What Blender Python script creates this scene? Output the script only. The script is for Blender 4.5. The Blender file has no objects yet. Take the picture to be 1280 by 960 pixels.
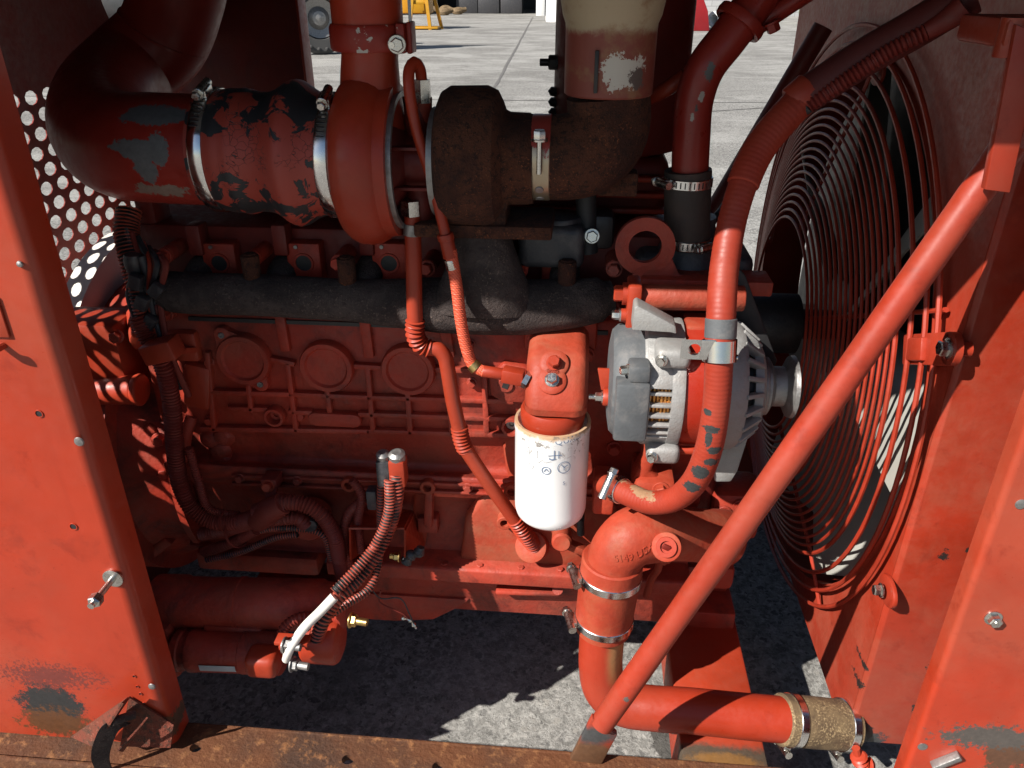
import bpy, bmesh, math, random
from mathutils import Vector, Matrix, noise as mnoise

random.seed(7)
SC = bpy.context.scene
COL = SC.collection
rad = math.radians

# ------------------------------------------------------------------ camera, world, sun, exposure
GZ = .25          # height of the yard in this frame
CAM_H, PITCH, YAW, FPX = 1.5, rad(27.5), rad(5.0), 970.0
cam_data = bpy.data.cameras.new("camera")
cam = bpy.data.objects.new("camera", cam_data)
COL.objects.link(cam)
cam.location = (0, 0, CAM_H)
cam.rotation_euler = (rad(90) - PITCH, 0, YAW)
cam_data.sensor_width = 36.0
cam_data.lens = FPX / 1280 * 36.0
cam_data.clip_start = 0.01
cam_data.clip_end = 2000
SC.camera = cam

SUN_TRAVEL = Vector((1.2, 1.0, -1.3)).normalized()      # direction in which the light travels
sun_from = -SUN_TRAVEL
world = bpy.data.worlds.new("World")
SC.world = world
world.use_nodes = True
wn = world.node_tree
sky = wn.nodes.new("ShaderNodeTexSky")
sky.sky_type = 'NISHITA'
sky.sun_disc = False
sky.sun_elevation = math.asin(sun_from.z)
sky.sun_rotation = math.atan2(sun_from.x, sun_from.y)
sky.air_density, sky.dust_density, sky.ozone_density = 1.0, 0.6, 1.0
wn.nodes["Background"].inputs[1].default_value = 0.05
wn.links.new(sky.outputs[0], wn.nodes["Background"].inputs[0])
sun_data = bpy.data.lights.new("sun", 'SUN')
sun_data.energy = 5.0
sun_data.angle = rad(0.53)
sun_data.color = (1.0, 0.955, 0.89)
sun = bpy.data.objects.new("sun", sun_data)
COL.objects.link(sun)
sun.location = (-6, -5, 8)
sun.rotation_euler = SUN_TRAVEL.to_track_quat('-Z', 'Y').to_euler()
SC.view_settings.view_transform = 'Standard'
SC.view_settings.look = 'None'
SC.view_settings.exposure = 0.87
SC.view_settings.gamma = 1.0

# ------------------------------------------------------------------ pixel -> place helpers (1280 x 960 photograph)
_R = Vector((math.cos(YAW), math.sin(YAW), 0))
_U = Vector((-math.sin(YAW) * math.sin(PITCH), math.cos(YAW) * math.sin(PITCH), math.cos(PITCH)))
_W = Vector((-math.sin(YAW) * math.cos(PITCH), math.cos(YAW) * math.cos(PITCH), -math.sin(PITCH)))
_C = Vector((0, 0, CAM_H))
def ray(px, py): return _R * ((px - 640) / FPX) + _U * ((480 - py) / FPX) + _W
def V(px, py, Y): d = ray(px, py); return _C + d * (Y / d.y)
def VX(px, py, X): d = ray(px, py); return _C + d * (X / d.x)
def VZ(px, py, Z): d = ray(px, py); return _C + d * ((Z - CAM_H) / d.z)
def rr(p, at): return p * (at - _C).dot(_W) / FPX          # a length of p pixels at a place, in metres

# ------------------------------------------------------------------ mesh helpers
def frame(axis):
    a = Vector(axis).normalized()
    t = Vector((0, 0, 1)) if abs(a.z) < 0.9 else Vector((1, 0, 0))
    u = t.cross(a).normalized()
    return u, a.cross(u).normalized(), a

class MB:
    def __init__(s): s.v, s.f, s.cr = [], [], {}
    def add(s, vs, fs):
        o = len(s.v)
        s.v.extend([tuple(v) for v in vs]); s.f.extend([tuple(i + o for i in f) for f in fs]); return s
    def bm(s, b):
        b.verts.ensure_lookup_table(); b.verts.index_update()
        s.add([v.co[:] for v in b.verts], [[v.index for v in f.verts] for f in b.faces]); b.free(); return s
    def box(s, c, size, bev=0.0, rot=None, seg=2):
        b = bmesh.new(); bmesh.ops.create_cube(b, size=1.0)
        for v in b.verts: v.co = Vector((v.co.x * size[0], v.co.y * size[1], v.co.z * size[2]))
        if bev > 0: bmesh.ops.bevel(b, geom=b.edges[:], offset=min(bev, min(size) * 0.45), segments=seg, affect='EDGES', profile=0.5)
        m = Matrix.Translation(Vector(c)) @ (rot.to_4x4() if rot is not None else Matrix())
        for v in b.verts: v.co = m @ v.co
        return s.bm(b)
    def bar(s, a, b_, w, h, up=(0, 0, 1), bev=0.0):              # box from a to b, w across, h along up
        a, b_ = Vector(a), Vector(b_); x = (b_ - a); L = x.length; x.normalize()
        y = Vector(up).cross(x).normalized(); z = x.cross(y)
        return s.box((a + b_) / 2, (L, w, h), bev, Matrix((x, y, z)).transposed())
    def prism(s, poly, o, ux, uy, depth, bev=0.0, seg=2):          # polygon in the plane (ux, uy), extruded along ux x uy
        o, ux, uy = Vector(o), Vector(ux).normalized(), Vector(uy).normalized(); n = ux.cross(uy)
        b = bmesh.new()
        lo = [b.verts.new(o + ux * p[0] + uy * p[1]) for p in poly]
        hi = [b.verts.new(o + ux * p[0] + uy * p[1] + n * depth) for p in poly]
        k = len(poly)
        b.faces.new(hi); b.faces.new(lo[::-1])
        for i in range(k): b.faces.new((lo[i], lo[(i + 1) % k], hi[(i + 1) % k], hi[i]))
        bmesh.ops.recalc_face_normals(b, faces=b.faces[:])
        if bev > 0:
            b.normal_update()
            es = [e for e in b.edges if len(e.link_faces) == 2 and e.calc_face_angle(0) > rad(35)]
            bmesh.ops.bevel(b, geom=es, offset=bev, segments=seg, affect='EDGES', profile=0.5)
        return s.bm(b)
    def lathe(s, prof, o, axis, n=36, a0=0.0, a1=None, wob=None):   # prof: (distance along axis, radius)
        o = Vector(o); u, v, a = frame(axis); full = a1 is None
        k = n if full else n + 1; end = 2 * math.pi if full else a1
        vs, fs = [], []
        for h, r in prof:
            for i in range(k):
                t = a0 + (end - a0 if not full else end) * i / n
                q = r * (1 + (wob(t, h) if wob else 0))
                vs.append(o + a * h + (u * math.cos(t) + v * math.sin(t)) * q)
        for j in range(len(prof) - 1):
            for i in range(n):
                i2 = (i + 1) % k
                fs.append((j * k + i, j * k + i2, (j + 1) * k + i2, (j + 1) * k + i))
        if full:
            if prof[0][1] > 1e-6: fs.append(tuple(range(k))[::-1])
            if prof[-1][1] > 1e-6: fs.append(tuple((len(prof) - 1) * k + i for i in range(k)))
        return s.add(vs, fs)
    def ringlathe(s, prof, o, axis, n=36):                          # closed profile, no caps
        o = Vector(o); u, v, a = frame(axis); vs, fs = [], []
        for h, r in prof:
            for i in range(n):
                t = 2 * math.pi * i / n
                vs.append(o + a * h + (u * math.cos(t) + v * math.sin(t)) * r)
        m = len(prof)
        for j in range(m):
            j2 = (j + 1) % m
            for i in range(n):
                i2 = (i + 1) % n
                fs.append((j * n + i, j * n + i2, j2 * n + i2, j2 * n + i))
        return s.add(vs, fs)
    def cyl(s, a, b_, r, n=24, bev=0.0):
        a, b_ = Vector(a), Vector(b_); L = (b_ - a).length
        if bev: pr = [(0, r - bev), (bev * .3, r - bev * .3), (bev, r), (L - bev, r), (L - bev * .3, r - bev * .3), (L, r - bev)]
        else: pr = [(0, r), (L, r)]
        return s.lathe(pr, a, b_ - a, n)
    def tube(s, pts, r, n=14, step=0.006, caps=True, smooth=True, flat=None):
        pts = [Vector(p) for p in pts]
        path = resample(pts, step) if smooth else pts
        L = [0.0]
        for i in range(1, len(path)): L.append(L[-1] + (path[i] - path[i - 1]).length)
        tan = []
        for i in range(len(path)):
            d = path[min(i + 1, len(path) - 1)] - path[max(i - 1, 0)]
            tan.append(d.normalized())
        u = frame(tan[0])[0]
        vs, fs = [], []
        for i, p in enumerate(path):
            u = (u - tan[i] * u.dot(tan[i])).normalized(); v = tan[i].cross(u)
            q = r(L[i], L[-1]) if callable(r) else r
            if hasattr(r, 'mean'):
                for k in range(n): s.cr[len(s.v) + len(vs) + k] = (q - r.mean) / r.amp
            for k in range(n):
                t = 2 * math.pi * k / n
                vs.append(p + (u * math.cos(t) + v * math.sin(t)) * q)
        for i in range(len(path) - 1):
            for k in range(n):
                k2 = (k + 1) % n
                fs.append((i * n + k, i * n + k2, (i + 1) * n + k2, (i + 1) * n + k))
        if caps:
            fs.append(tuple(range(n))[::-1]); fs.append(tuple((len(path) - 1) * n + k for k in range(n)))
        return s.add(vs, fs)
    def hexhead(s, p, axis, af, h, washer=True, stud=0.0):           # a hexagon head standing on p
        p = Vector(p); a = Vector(axis).normalized(); R = af / 1.732
        z = 0.0
        if washer: s.lathe([(0, R * 1.3), (h * .2, R * 1.3), (h * .25, R * 1.22)], p, a, 18); z = h * .25
        s.lathe([(z, R), (z + h * .85, R), (z + h, R * .84)], p, a, 6, a0=random.random())
        if stud: s.lathe([(z + h, R * .5), (z + h + stud, R * .5), (z + h + stud * 1.05, R * .4)], p, a, 12)
        return s
    def sheet_with_holes(s, o, ux, uy, nx, ny, px, py, rx, ry, stagger, depth, seg=10, keep=None):
        # a sheet of nx x ny cells, each with an elliptical hole through it
        o, ux, uy = Vector(o), Vector(ux), Vector(uy); n = ux.cross(uy).normalized()
        for j in range(ny):
            for i in range(nx):
                cx = (i + (0.5 if (j % 2 and stagger) else 0)) * px; cy = j * py
                if keep and not keep(cx, cy):
                    q = [(-px / 2, -py / 2), (px / 2, -py / 2), (px / 2, py / 2), (-px / 2, py / 2)]
                    s.add([o + ux * (cx + a) + uy * (cy + b) for a, b in q], [(0, 1, 2, 3)]); continue
                ring, outer, back = [], [], []
                for k in range(seg):
                    t = 2 * math.pi * (k + .5) / seg; c, d = math.cos(t), math.sin(t)
                    ring.append(o + ux * (cx + rx * c) + uy * (cy + ry * d))
                    m = max(abs(c) / (px / 2), abs(d) / (py / 2))
                    outer.append(o + ux * (cx + c / m) + uy * (cy + d / m))
                    back.append(ring[-1] - n * depth)
                cor = [o + ux * (cx + a * px / 2) + uy * (cy + b * py / 2) for a, b in ((1, 1), (-1, 1), (-1, -1), (1, -1))]
                vs = ring + outer + back + cor; fs = []
                for k in range(seg):
                    k2 = (k + 1) % seg
                    fs.append((k, k2, seg + k2, seg + k)); fs.append((k, 2 * seg + k, 2 * seg + k2, k2))
                for ci, c in enumerate(cor):
                    best = min(range(seg), key=lambda k: ((outer[k] + outer[(k + 1) % seg]) / 2 - c).length)
                    fs.append((seg + best, seg + (best + 1) % seg, 3 * seg + ci))
                s.add(vs, fs)
        return s

def resample(pts, step):
    out = []
    n = len(pts)
    for i in range(n - 1):
        p0 = pts[max(i - 1, 0)]; p1 = pts[i]; p2 = pts[i + 1]; p3 = pts[min(i + 2, n - 1)]
        if i == 0: p0 = p1 * 2 - p2
        if i == n - 2: p3 = p2 * 2 - p1
        k = max(2, int((p2 - p1).length / step))
        t0 = 0.0; t1 = t0 + max((p1 - p0).length, 1e-5) ** .5; t2 = t1 + max((p2 - p1).length, 1e-5) ** .5; t3 = t2 + max((p3 - p2).length, 1e-5) ** .5
        for j in range(k):
            t = t1 + (t2 - t1) * j / k
            A1 = p0 * ((t1 - t) / (t1 - t0)) + p1 * ((t - t0) / (t1 - t0))
            A2 = p1 * ((t2 - t) / (t2 - t1)) + p2 * ((t - t1) / (t2 - t1))
            A3 = p2 * ((t3 - t) / (t3 - t2)) + p3 * ((t - t2) / (t3 - t2))
            B1 = A1 * ((t2 - t) / (t2 - t0)) + A2 * ((t - t0) / (t2 - t0))
            B2 = A2 * ((t3 - t) / (t3 - t1)) + A3 * ((t - t1) / (t3 - t1))
            out.append(B1 * ((t2 - t) / (t2 - t1)) + B2 * ((t - t1) / (t2 - t1)))
    out.append(pts[-1])
    return out

def ribbed(r, amp, pitch, s0=-1, s1=1e9):
    def f(s, L): return r + (amp * math.sin(2 * math.pi * s / pitch) if s0 <= s <= s1 else 0)
    f.mean, f.amp = r, amp
    return f

def text_mesh(body, size, extrude=0.0):
    c = bpy.data.curves.new("t", 'FONT'); c.body = body; c.size = size; c.extrude = extrude
    o = bpy.data.objects.new("t", c); COL.objects.link(o)
    dg = bpy.context.evaluated_depsgraph_get(); me = o.evaluated_get(dg).to_mesh()
    vs = [v.co.copy() for v in me.vertices]; fs = [tuple(p.vertices) for p in me.polygons]
    o.evaluated_get(dg).to_mesh_clear(); bpy.data.objects.remove(o); bpy.data.curves.remove(c)
    return vs, fs

# ------------------------------------------------------------------ object helpers
def thing(name, label, cat, group=None):
    o = bpy.data.objects.new(name, None); COL.objects.link(o)
    o.empty_display_size = 0.05
    o["label"] = label; o["category"] = cat
    if group: o["group"] = group
    return o
def part(name, mb, mat, parent=None, label=None, sharp=35, kind=None):
    me = bpy.data.meshes.new(name); me.from_pydata(mb.v, [], mb.f); me.update()
    b = bmesh.new(); b.from_mesh(me); bmesh.ops.recalc_face_normals(b, faces=b.faces[:]); b.to_mesh(me); b.free()
    if mb.cr:
        at = me.attributes.new('crest', 'FLOAT', 'POINT')
        for k, q in mb.cr.items(): at.data[k].value = q
    me.shade_smooth(); me.set_sharp_from_angle(angle=rad(sharp))
    me.materials.append(mat)
    o = bpy.data.objects.new(name, me); COL.objects.link(o)
    if parent: o.parent = parent
    if label: o["label"] = label
    if kind: o["kind"] = kind
    return o
def solo(name, mb, mat, label, cat, group=None, kind=None, sharp=35):
    o = part(name, mb, mat, sharp=sharp)
    if label: o["label"] = label
    if cat: o["category"] = cat
    if group: o["group"] = group
    if kind: o["kind"] = kind
    return o
def settle():                                   # put every thing's origin at its base
    bpy.context.view_layer.update()
    for o in list(COL.objects):
        if o.parent or o.type in ('CAMERA', 'LIGHT') or o.get("kind") in ('structure', 'stuff'): continue
        ms = [c for c in ([o] + list(o.children_recursive)) if c.type == 'MESH']
        pts = [c.matrix_world @ Vector(b) for c in ms for b in c.bound_box]
        if not pts: continue
        lo = Vector([min(p[i] for p in pts) for i in range(3)]); hi = Vector([max(p[i] for p in pts) for i in range(3)])
        base = Vector(((lo.x + hi.x) / 2, (lo.y + hi.y) / 2, lo.z))
        if o.type == 'MESH':
            o.data.transform(Matrix.Translation(-base))
            for c in o.children: c.location -= base
        else:
            for c in o.children: c.location -= base
        o.location = base

# ------------------------------------------------------------------ materials
class NT:
    def __init__(s, name):
        s.m = bpy.data.materials.new(name); s.m.use_nodes = True; s.t = s.m.node_tree
        s.b = s.t.nodes["Principled BSDF"]; s.pos = s.t.nodes.new("ShaderNodeNewGeometry").outputs["Position"]
    def n(s, kind, **kw):
        x = s.t.nodes.new("ShaderNode" + kind)
        for k, v in kw.items(): setattr(x, k, v)
        return x
    def link(s, a, b): s.t.links.new(a, b)
    def setv(s, sock, val):
        if hasattr(val, "is_linked"): s.link(val, sock)
        else: sock.default_value = val
    def noise(s, scale, detail=4, rough=.55, vec=None, dist=0.0):
        x = s.n("TexNoise"); x.inputs["Scale"].default_value = scale; x.inputs["Detail"].default_value = detail
        x.inputs["Roughness"].default_value = rough; x.inputs["Distortion"].default_value = dist
        s.link(vec or s.pos, x.inputs["Vector"]); return x.outputs["Fac"]
    def voronoi(s, scale, out="Distance", feature='F1', vec=None):
        x = s.n("TexVoronoi"); x.feature = feature; x.inputs["Scale"].default_value = scale; s.link(vec or s.pos, x.inputs["Vector"]); return x.outputs[out]
    def ramp(s, fac, lo, hi, a=0.0, b=1.0):
        x = s.n("MapRange"); x.interpolation_type = 'SMOOTHSTEP'
        s.setv(x.inputs["Value"], fac); x.inputs["From Min"].default_value = lo; x.inputs["From Max"].default_value = hi
        x.inputs["To Min"].default_value = a; x.inputs["To Max"].default_value = b; return x.outputs["Result"]
    def math(s, op, a, b=0.0):
        x = s.n("Math"); x.operation = op; s.setv(x.inputs[0], a); s.setv(x.inputs[1], b); return x.outputs[0]
    def vmath(s, op, a, b):
        x = s.n("VectorMath"); x.operation = op; s.setv(x.inputs[0], a); s.setv(x.inputs[1], b)
        return x.outputs["Value"] if op == 'LENGTH' else x.outputs["Vector"]
    def mix(s, fac, a, b):
        x = s.n("Mix"); x.data_type = 'RGBA'; s.setv(x.inputs["Factor"], fac)
        s.setv(x.inputs["A"], a if hasattr(a, "is_linked") else (*a, 1)); s.setv(x.inputs["B"], b if hasattr(b, "is_linked") else (*b, 1)); return x.outputs["Result"]
    def scaled(s, sc):
        return s.vmath('MULTIPLY', s.pos, sc)
    def patch(s, c, r, rag=.5, scale=40, soft=.06):                 # mask of one worn spot with a ragged outline, at a place in the world
        d = s.vmath('SUBTRACT', s.pos, tuple(c)); d = s.vmath('DIVIDE', d, tuple(r) if hasattr(r, '__len__') else (r, r, r)); L = s.vmath('LENGTH', d, (0, 0, 0))
        nz = s.math('MULTIPLY', s.math('SUBTRACT', s.noise(scale, 5, .6), .5), rag * 4.5)
        nz = s.math('ADD', nz, s.math('MULTIPLY', s.math('SUBTRACT', s.noise(scale * 5, 4, .7), .5), rag * 3.0))
        return s.ramp(s.math('ADD', L, nz), 1 - soft, 1 + soft, 1.0, 0.0)
    def bump(s, h, strength, dist=.002, prev=None):
        x = s.n("Bump"); x.inputs["Strength"].default_value = strength; x.inputs["Distance"].default_value = dist
        s.link(h, x.inputs["Height"])
        if prev: s.link(prev, x.inputs["Normal"])
        return x.outputs["Normal"]
    def done(s, col, rough, metal=0.0, nrm=None, spec=.5, coat=0.0):
        s.setv(s.b.inputs["Base Color"], col if hasattr(col, "is_linked") else (*col, 1)); s.setv(s.b.inputs["Roughness"], rough); s.setv(s.b.inputs["Metallic"], metal)
        s.b.inputs["Specular IOR Level"].default_value = spec
        if coat: s.b.inputs["Coat Weight"].default_value = coat; s.b.inputs["Coat Roughness"].default_value = .15
        if nrm: s.link(nrm, s.b.inputs["Normal"])
        return s.m

def paint(name, base, rough=.42, var=.22, chips=0.0, chip_col=(.05, .045, .042), dust=0.0, dust_col=(.33, .16, .10), grime=0.0, patches=(), bump=.12, scale=1.0, streak=0.0, coat=0.0, fade=.3, dents=0.0):
    t = NT(name); base = (base[0] * .58, base[1] * .475, base[2] * .42); dust_col = tuple(c * .62 for c in dust_col); dust *= .7
    patches = [(q[0], q[1], tuple(k * .75 for k in q[2])) + tuple(q[3:]) for q in patches]
    dk = tuple(c * (1 - var) for c in base); lt = tuple(min(1, c * (1 + var * .5)) for c in base)
    col = t.mix(t.ramp(t.noise(7 * scale, 6, .62), .3, .7), dk, lt)
    fine = t.noise(110 * scale, 4, .6)
    if fade:
        col = t.mix(t.math('MULTIPLY', t.ramp(t.noise(3.2 * scale, 7, .66, dist=.5), .42, .66), fade), col, (base[0] * .90, base[1] * 1.7 + .008, base[2] * 2.0 + .010))
        col = t.mix(t.math('MULTIPLY', t.ramp(t.noise(23 * scale, 6, .7, dist=.3), .54, .70), fade * .8), col, (base[0] * .52, base[1] * .45, base[2] * .5))
    if dust:
        m = t.math('MULTIPLY', t.ramp(t.noise(16 * scale, 7, .68, dist=.4), .42, .72), dust)
        col = t.mix(m, col, dust_col)
    if grime:
        m = t.math('MULTIPLY', t.ramp(t.noise(11 * scale, 8, .7, dist=.6), .45, .72), grime)
        col = t.mix(m, col, (.03, .018, .016))
    if streak:
        m = t.math('MULTIPLY', t.ramp(t.noise(1.0, 5, .6, vec=t.scaled((45, 45, 3.0))), .55, .75), streak)
        col = t.mix(m, col, tuple(c * .55 for c in base))
    sp = t.ramp(t.noise(260 * scale, 3, .7), .66, .72)                       # fine specks of dirt and nicks
    col = t.mix(t.math('MULTIPLY', sp, t.ramp(t.noise(9, 4), .4, .65, 0, .55)), col, tuple(c * .35 for c in base))
    lt2 = t.ramp(t.noise(1.0, 5, .65, vec=t.scaled((210, 210, 26))), .68, .74)   # pale scratches
    col = t.mix(t.math('MULTIPLY', lt2, t.ramp(t.noise(13, 4), .5, .7, 0, .35)), col, (.42, .16, .10))
    ro = t.ramp(t.math('ADD', t.math('MULTIPLY', fine, .5), t.math('MULTIPLY', t.noise(14, 6, .7), .5)), .3, .7, rough - .1, rough + .2)
    h = fine
    if chips:
        m = t.ramp(t.noise(38 * scale, 6, .62), .5 + .3 * (1 - chips) - .012, .5 + .3 * (1 - chips) + .012)
        col = t.mix(m, col, chip_col); h = t.math('SUBTRACT', fine, t.math('MULTIPLY', m, 2.0))
    for c, r, pc, rag, sc, *sf in patches:
        m = t.patch(c, r, rag, sc, *sf); col = t.mix(m, col, t.mix(t.noise(150, 4, .7), tuple(k * .6 for k in pc), tuple(k * 1.4 for k in pc)))
    return t.done(col, ro, nrm=t.bump(h, bump, prev=t.bump(t.noise(6, 2), dents, .02) if dents else None), coat=coat, spec=.38)

def plain(name, col, rough=.5, metal=0.0, var=.15, scale=40, bump=.1, dirt=0.0, dirt_col=(.05, .03, .02)):
    t = NT(name)
    nz = t.noise(scale, 5, .6)
    c = t.mix(nz, tuple(x * (1 - var) for x in col), tuple(min(1, x * (1 + var)) for x in col))
    if dirt: c = t.mix(t.math('MULTIPLY', t.ramp(t.noise(scale * .6, 7, .7), .45, .7), dirt), c, dirt_col)
    return t.done(c, t.ramp(nz, .2, .8, max(.05, rough - .1), min(1, rough + .1)), metal, t.bump(t.noise(scale * 4, 3), bump))

def pitted(name, a, b, c, d, scale=60):                # cast iron: mottled, pitted, with rust bloom
    t = NT(name)
    n1 = t.noise(scale * .22, 7, .7, dist=.4); n2 = t.noise(scale * 1.6, 6, .75); n3 = t.noise(scale * 5, 4, .7)
    col = t.mix(t.ramp(n1, .38, .62), a, b); col = t.mix(t.ramp(n2, .48, .62), col, c)
    col = t.mix(t.math('MULTIPLY', t.ramp(n3, .56, .66), t.ramp(t.noise(scale * .4, 5), .42, .6)), col, d)
    h = t.math('ADD', t.math('MULTIPLY', n2, .7), n3)
    return t.done(col, .92, nrm=t.bump(h, 1.0, .0035), spec=.22)

def rusty(name, a, b, c, scale=60, rough=.9, bump=.6):
    t = NT(name)
    n1 = t.noise(scale * .25, 6, .65); n2 = t.noise(scale * 2, 5, .7)
    col = t.mix(t.ramp(n1, .35, .65), a, b); col = t.mix(t.ramp(n2, .5, .72), col, c)
    return t.done(col, rough, nrm=t.bump(t.math('ADD', n2, t.noise(scale * 6, 3)), bump, .003), spec=.25)

RED = (.56, .062, .024)
M = {}
M['red'] = paint("red_paint", RED, chips=.10, dust=.25)
M['red_block'] = paint("red_block_paint", (.60, .066, .034), rough=.5, var=.35, dust=.45, dust_col=(.34, .13, .08), grime=.75, bump=.6, chips=.08, fade=.5)
M['red_tube'] = paint("red_tube_paint", (.53, .062, .024), rough=.4, chips=.06, var=.15)
M['red_cast'] = paint("red_cast_paint", (.55, .075, .032), rough=.6, var=.3, dust=.5, dust_col=(.42, .22, .12), bump=.4, chips=.1, chip_col=(.25, .16, .09))
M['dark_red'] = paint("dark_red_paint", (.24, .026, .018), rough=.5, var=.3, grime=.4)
M['black_paint'] = plain("black_paint", (.016, .015, .016), .5, dirt=.3, dirt_col=(.05, .04, .035))
M['rubber'] = plain("black_rubber", (.02, .02, .021), .6, var=.3, scale=70)
M['steel'] = plain("zinc_steel", (.62, .60, .56), .28, 1.0, .2, 120, .08, dirt=.25, dirt_col=(.25, .2, .14))
M['band_steel'] = plain("band_steel", (.72, .71, .69), .22, 1.0, .1, 30, .04)
M['dull_steel'] = plain("dull_steel", (.30, .29, .28), .5, .8, .3, 80, .2, dirt=.4)
M['brass'] = plain("brass", (.62, .42, .16), .35, 1.0, .2, 90)
M['alum'] = plain("cast_aluminium", (.29, .285, .275), .55, .3, .15, 90, .3, dirt=.25, dirt_col=(.22, .16, .12))
M['grey_plastic'] = plain("grey_plastic", (.075, .080, .085), .62, 0, .25, 60, .2, dirt=.3, dirt_col=(.25, .22, .2))
M['copper'] = plain("copper_wire", (.60, .27, .07), .35, .8, .35, 200, .4)
M['white'] = plain("white_blade_plastic", (.27, .265, .24), .45, 0, .1, 20, .1, dirt=.5, dirt_col=(.3, .27, .22))
M['white_cable'] = plain("white_cable", (.70, .66, .60), .5, 0, .1, 30)
M['cast_dark'] = pitted("dark_cast_iron", (.034, .027, .026), (.080, .062, .056), (.048, .036, .033), (.15, .115, .095), 60)
M['rust_cast'] = pitted("rusted_cast_iron", (.050, .020, .014), (.098, .036, .020), (.032, .016, .013), (.22, .074, .030), 70)
M['rust_rail'] = rusty("rusted_rail", (.115, .042, .017), (.055, .028, .018), (.23, .10, .04), 30, .8, .6)
M['foil'] = plain("dusty_black_fitting", (.03, .03, .034), .5, 0, .4, 60, .4, dirt=.5, dirt_col=(.10, .09, .085))

# concrete yard: aggregate near by, stains and joints far away
def concrete():
    t = NT("worn_concrete")
    w = t.n("TexNoise"); w.inputs["Scale"].default_value = 60; w.inputs["Detail"].default_value = 6; w.inputs["Roughness"].default_value = .7; t.link(t.pos, w.inputs["Vector"])
    vec = t.vmath('ADD', t.pos, t.vmath('MULTIPLY', t.vmath('SUBTRACT', w.outputs["Color"], (.5, .5, .5)), (.03, .03, .0)))
    fine = t.noise(230, 6, .75); mid = t.noise(48, 7, .72, dist=.6)
    base = t.mix(t.ramp(mid, .36, .64), (.095, .092, .085), (.285, .275, .255))
    def pebbles(base, scale, keep, a, b, k):
        d = t.voronoi(scale, "Distance", vec=vec); sep = t.n("SeparateColor"); t.link(t.voronoi(scale, "Color", vec=vec), sep.inputs[0])
        inside = t.math('MULTIPLY', t.ramp(d, .30, .46, 1, 0), t.ramp(sep.outputs[0], keep, keep + .05))
        rim = t.math('MULTIPLY', t.math('MULTIPLY', t.ramp(d, .40, .50), t.ramp(d, .52, .64, 1, 0)), t.ramp(sep.outputs[0], keep, keep + .05))
        base = t.mix(t.math('MULTIPLY', rim, .45), base, (.42, .41, .385))
        return t.mix(t.math('MULTIPLY', inside, k), base, t.mix(t.ramp(sep.outputs[1], .2, .8), a, b))
    base = pebbles(base, 50, .35, (.075, .073, .072), (.30, .28, .25), .85)
    base = pebbles(base, 105, .45, (.055, .053, .05), (.44, .42, .39), .8)
    base = t.mix(t.math('MULTIPLY', t.ramp(fine, .60, .68), .7), base, (.06, .056, .05))
    base = t.mix(t.math('MULTIPLY', t.ramp(t.noise(140, 6, .8, dist=.5), .60, .67), .7), base, (.50, .49, .46))
    big = t.noise(.55, 7, .62, dist=.5)
    base = t.mix(t.math('MULTIPLY', t.ramp(big, .45, .62), .3), base, (.095, .088, .08))
    streak = t.noise(1.0, 8, .70, vec=t.scaled((.8, 1.4, 1)), dist=.4)
    base = t.mix(t.math('MULTIPLY', t.ramp(streak, .45, .60), .34), base, (.46, .45, .42))
    base = t.mix(t.math('MULTIPLY', t.ramp(t.noise(1.0, 8, .74, vec=t.scaled((1.6, 2.6, 1.0)), dist=.7), .55, .68), .5), base, (.12, .115, .105))
    tar = t.patch(VZ(838, 915, GZ), (.035, .10, .2), .25, 22)
    base = t.mix(t.math('MULTIPLY', tar, .8), base, (.055, .05, .045))
    base = t.mix(t.math('MULTIPLY', t.patch(VZ(600, 160, GZ), (1.0, .6, 1), .3, 1.2), .4), base, (.10, .095, .09))
    return t.done(base, .9, nrm=t.bump(t.math('ADD', mid, fine), .8, .005), spec=.2)
M['concrete'] = concrete()
g = MB(); g.add([(-400, -300, GZ), (400, -300, GZ), (400, 700, GZ), (-400, 700, GZ)], [(0, 1, 2, 3)])
solo("ground", g, M['concrete'], "worn grey concrete yard with exposed aggregate under and beyond the engine", None, kind='structure')
# expansion joints of the yard: shallow sealed strips
t = NT("joint_sealer"); M['joint'] = t.done(t.mix(t.noise(9, 5), (.07, .065, .06), (.17, .16, .15)), .9)
jm = MB()
def strip(a, b, w, z=GZ + .004):
    a, b = Vector(a), Vector(b); d = (b - a).normalized(); n = Vector((-d.y, d.x, 0)) * w / 2
    N = 60; vs = []
    for i in range(N + 1):
        p = a.lerp(b, i / N); k = 1 + .5 * mnoise.noise(p * 3.1); off = n * (.5 * mnoise.noise(p * 1.7))
        vs += [(p + n * k + off)[:2] + (z,), (p - n * k + off)[:2] + (z,)]
    jm.add(vs, [(2 * i, 2 * i + 1, 2 * i + 3, 2 * i + 2) for i in range(N)])
pA, pB = VZ(607, 130, GZ), VZ(655, 42, GZ); dj = (pB - pA).normalized()
strip(pA - dj * 5, pB + dj * 10, .045); strip(pA - dj * 3 + Vector((-14, 3.0, 0)), pA - dj * 3 + Vector((14, 3.6, 0)), .03)
strip(VZ(880, 140, GZ), VZ(1000, 132, GZ), .03)
solo("ground_joint", jm, M['joint'], "dark joints between the concrete slabs of the yard", None, kind='structure')

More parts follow.
